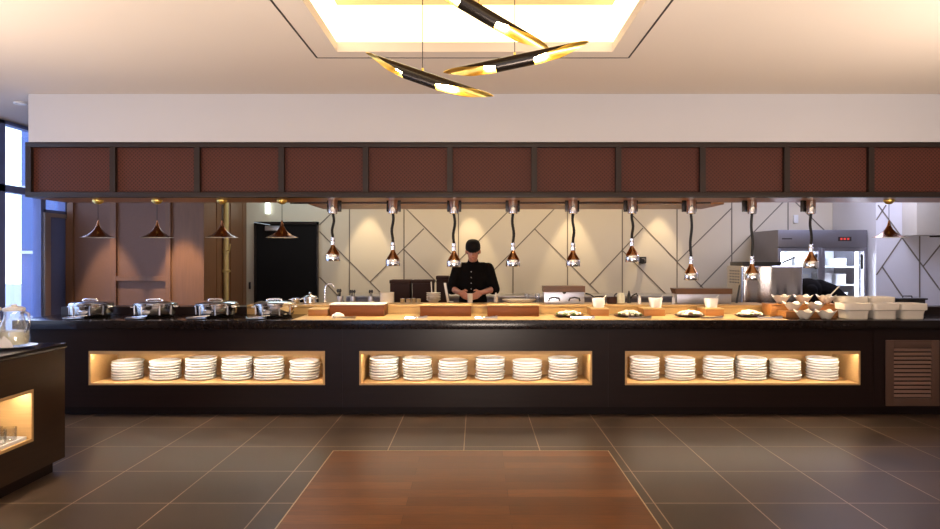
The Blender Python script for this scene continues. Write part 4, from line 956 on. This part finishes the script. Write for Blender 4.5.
tr = [('c', [(-0.085, 0.03, 0.93, 0.10), (-0.10, 0.0, 0.50, 0.075), (-0.10, 0.03, 0.09, 0.062)]), ('c', [(0.085, 0.03, 0.93, 0.10), (0.10, 0.0, 0.50, 0.075), (0.10, 0.03, 0.09, 0.062)]), ('e', (0, 0.03, 0.90), (0.16, 0.12, 0.10))]
chain_union(tr, 'trousers', 'jacket', t, 0.012, 4)
for sx_ in (-0.10, 0.10):
    b = MB(); b.lathe([(0.045, 0), (0.05, 0.01), (0.05, 0.04), (0.04, 0.08), (0.02, 0.10)], c=(sx_, -0.03, 0.0), n=20, ay=2.4); b.build('shoe', 'black_plastic', t)
def capmesh(at, Rm, parent):
    b = MB(); rings = []
    for k in range(9):
        a = R(90 * k / 8.0); rr = math.cos(a) ** 0.6 if k < 8 else 0.02; zz = 0.050 + 0.080 * math.sin(a)
        rings.append([at(0.086 * rr * math.cos(u), 0.010 + 0.106 * rr * math.sin(u), zz) for u in [2 * math.pi * i / 28 for i in range(28)]])
    b.loft([[at(0.087 * math.cos(u), 0.010 + 0.107 * math.sin(u), 0.030) for u in [2 * math.pi * i / 28 for i in range(28)]]] + rings)
    c_ = b.build('cap', 'cap_cloth', parent, sharp=60)
    b = MB(); br = []
    for i in range(13):
        u = R(200 + 140 * i / 12.0); f = math.sin(math.pi * i / 12.0)
        p0 = (0.086 * math.cos(u), 0.010 + 0.106 * math.sin(u)); p1 = (0.090 * math.cos(u), 0.010 + 0.106 * math.sin(u) - 0.058 * f)
        br.append([at(*p0, 0.036), at(*p1, 0.032 - 0.012 * f), at(*p1, 0.027 - 0.012 * f), at(*p0, 0.031)])
    b.loft(br); b.build('brim', 'cap_cloth', c_)
capmesh(at, Rm, t)
b = MB(); b.ball(at(0, 0.035, -0.005), (0.083, 0.082, 0.065), 0, 24, 16, Rm); b.build('hair', 'hair', t)
b = MB()
for s_ in (-1, 1): b.ball(at(s_ * 0.030, -0.080, 0.004), (0.012, 0.006, 0.006), 0, 10, 8, Rm)
b.build('eyes', 'eye', t)
b = MB(); b.ball(at(0, -0.088, -0.056), (0.020, 0.007, 0.005), 0, 12, 8, Rm); mat('lips', (0.36, 0.12, 0.09), 0.4); b.build('lips', 'lips', t)
b = MB(); b.lathe([(0.024, 0), (0.027, 0.003), (0.030, 0.10), (0.032, 0.108), (0.027, 0.108), (0.023, 0.006)], n=20); put(b.build('white_beaker', 'cream_ceramic', loc=(CX - 0.03, 7.105, LZ)), 'white beaker between the hands of the chef', 'beaker')

# second cook, bending down before the fridge
BX, BY = PX(838, 8.55), 8.55
t = thing('person', 'person in black jacket bending down before the lit fridge, face hidden', 'person', (BX, BY, 0))
hc = (-0.66, -0.10, 1.02); hp, at, Rm = head(hc, R(75), R(-70))
sl, sr = (-0.44, -0.17, 1.10), (-0.44, 0.17, 1.10)
wl2, wr2 = (-0.60, -0.20, 0.62), (-0.62, 0.14, 0.62)
body = hp + [('c', [(-0.46, 0, 1.10, 0.06), (-0.58, -0.06, 1.06, 0.054)]), ('c', [(*sl, 0.05), (-0.50, -0.22, 0.84, 0.042), (*wl2, 0.027)]), ('c', [(*sr, 0.05), (-0.50, 0.22, 0.84, 0.042), (*wr2, 0.027)]),
    ('c', [(-0.40, 0, 1.08, 0.12), (-0.18, 0, 1.04, 0.12), (0.0, 0, 0.90, 0.12)]),
    ('c', [(0.0, -0.085, 0.88, 0.078), (-0.06, -0.10, 0.48, 0.052), (0.0, -0.10, 0.10, 0.036), (-0.12, -0.10, 0.05, 0.03)]), ('c', [(0.0, 0.085, 0.88, 0.078), (-0.06, 0.10, 0.48, 0.052), (0.0, 0.10, 0.10, 0.036), (-0.12, 0.10, 0.05, 0.03)])]
body += hand(wl2, (-0.62, -0.18, 0.48), (-0.9, 0.3, 0), (0, -1, 0), 0.5) + hand(wr2, (-0.64, 0.12, 0.48), (-0.9, -0.3, 0), (0, 1, 0), 0.5)
chain_union(body, 'body', 'skin', t, 0.007, 4)
jk = [('e', (-0.40, 0, 1.10), (0.165, 0.205, 0.155)), ('c', [(-0.42, 0, 1.10, 0.145), (-0.26, 0, 1.09, 0.15), (-0.12, 0, 1.03, 0.155), (0.0, 0, 0.92, 0.155)]), ('c', [(-0.46, 0, 1.10, 0.08), (-0.53, -0.03, 1.08, 0.066)]),
      ('c', [(*sl, 0.075), (-0.50, -0.22, 0.84, 0.062), (*lerp((-0.50, -0.22, 0.84), wl2, .8), 0.048)]), ('c', [(*sr, 0.075), (-0.50, 0.22, 0.84, 0.062), (*lerp((-0.50, 0.22, 0.84), wr2, .8), 0.048)])]
chain_union(jk, 'chef_jacket', 'jacket', t, 0.011, 6)
tr = [('c', [(0.0, -0.085, 0.88, 0.105), (-0.06, -0.10, 0.48, 0.078), (0.0, -0.10, 0.09, 0.062)]), ('c', [(0.0, 0.085, 0.88, 0.105), (-0.06, 0.10, 0.48, 0.078), (0.0, 0.10, 0.09, 0.062)]), ('e', (0.0, 0, 0.88), (0.135, 0.17, 0.12))]
chain_union(tr, 'trousers', 'jacket', t, 0.013, 4)
for sy in (-0.10, 0.10):
    b = MB(); b.lathe([(0.045, 0), (0.05, 0.01), (0.05, 0.04), (0.04, 0.08), (0.02, 0.10)], c=(-0.05, sy, 0.0), n=20, ax=2.4); b.build('shoe', 'black_plastic', t)
b = MB(); b.ball(at(0, 0.02, 0.035), (0.084, 0.098, 0.092), 0, 24, 16, Rm); b.build('hair', 'hair', t)
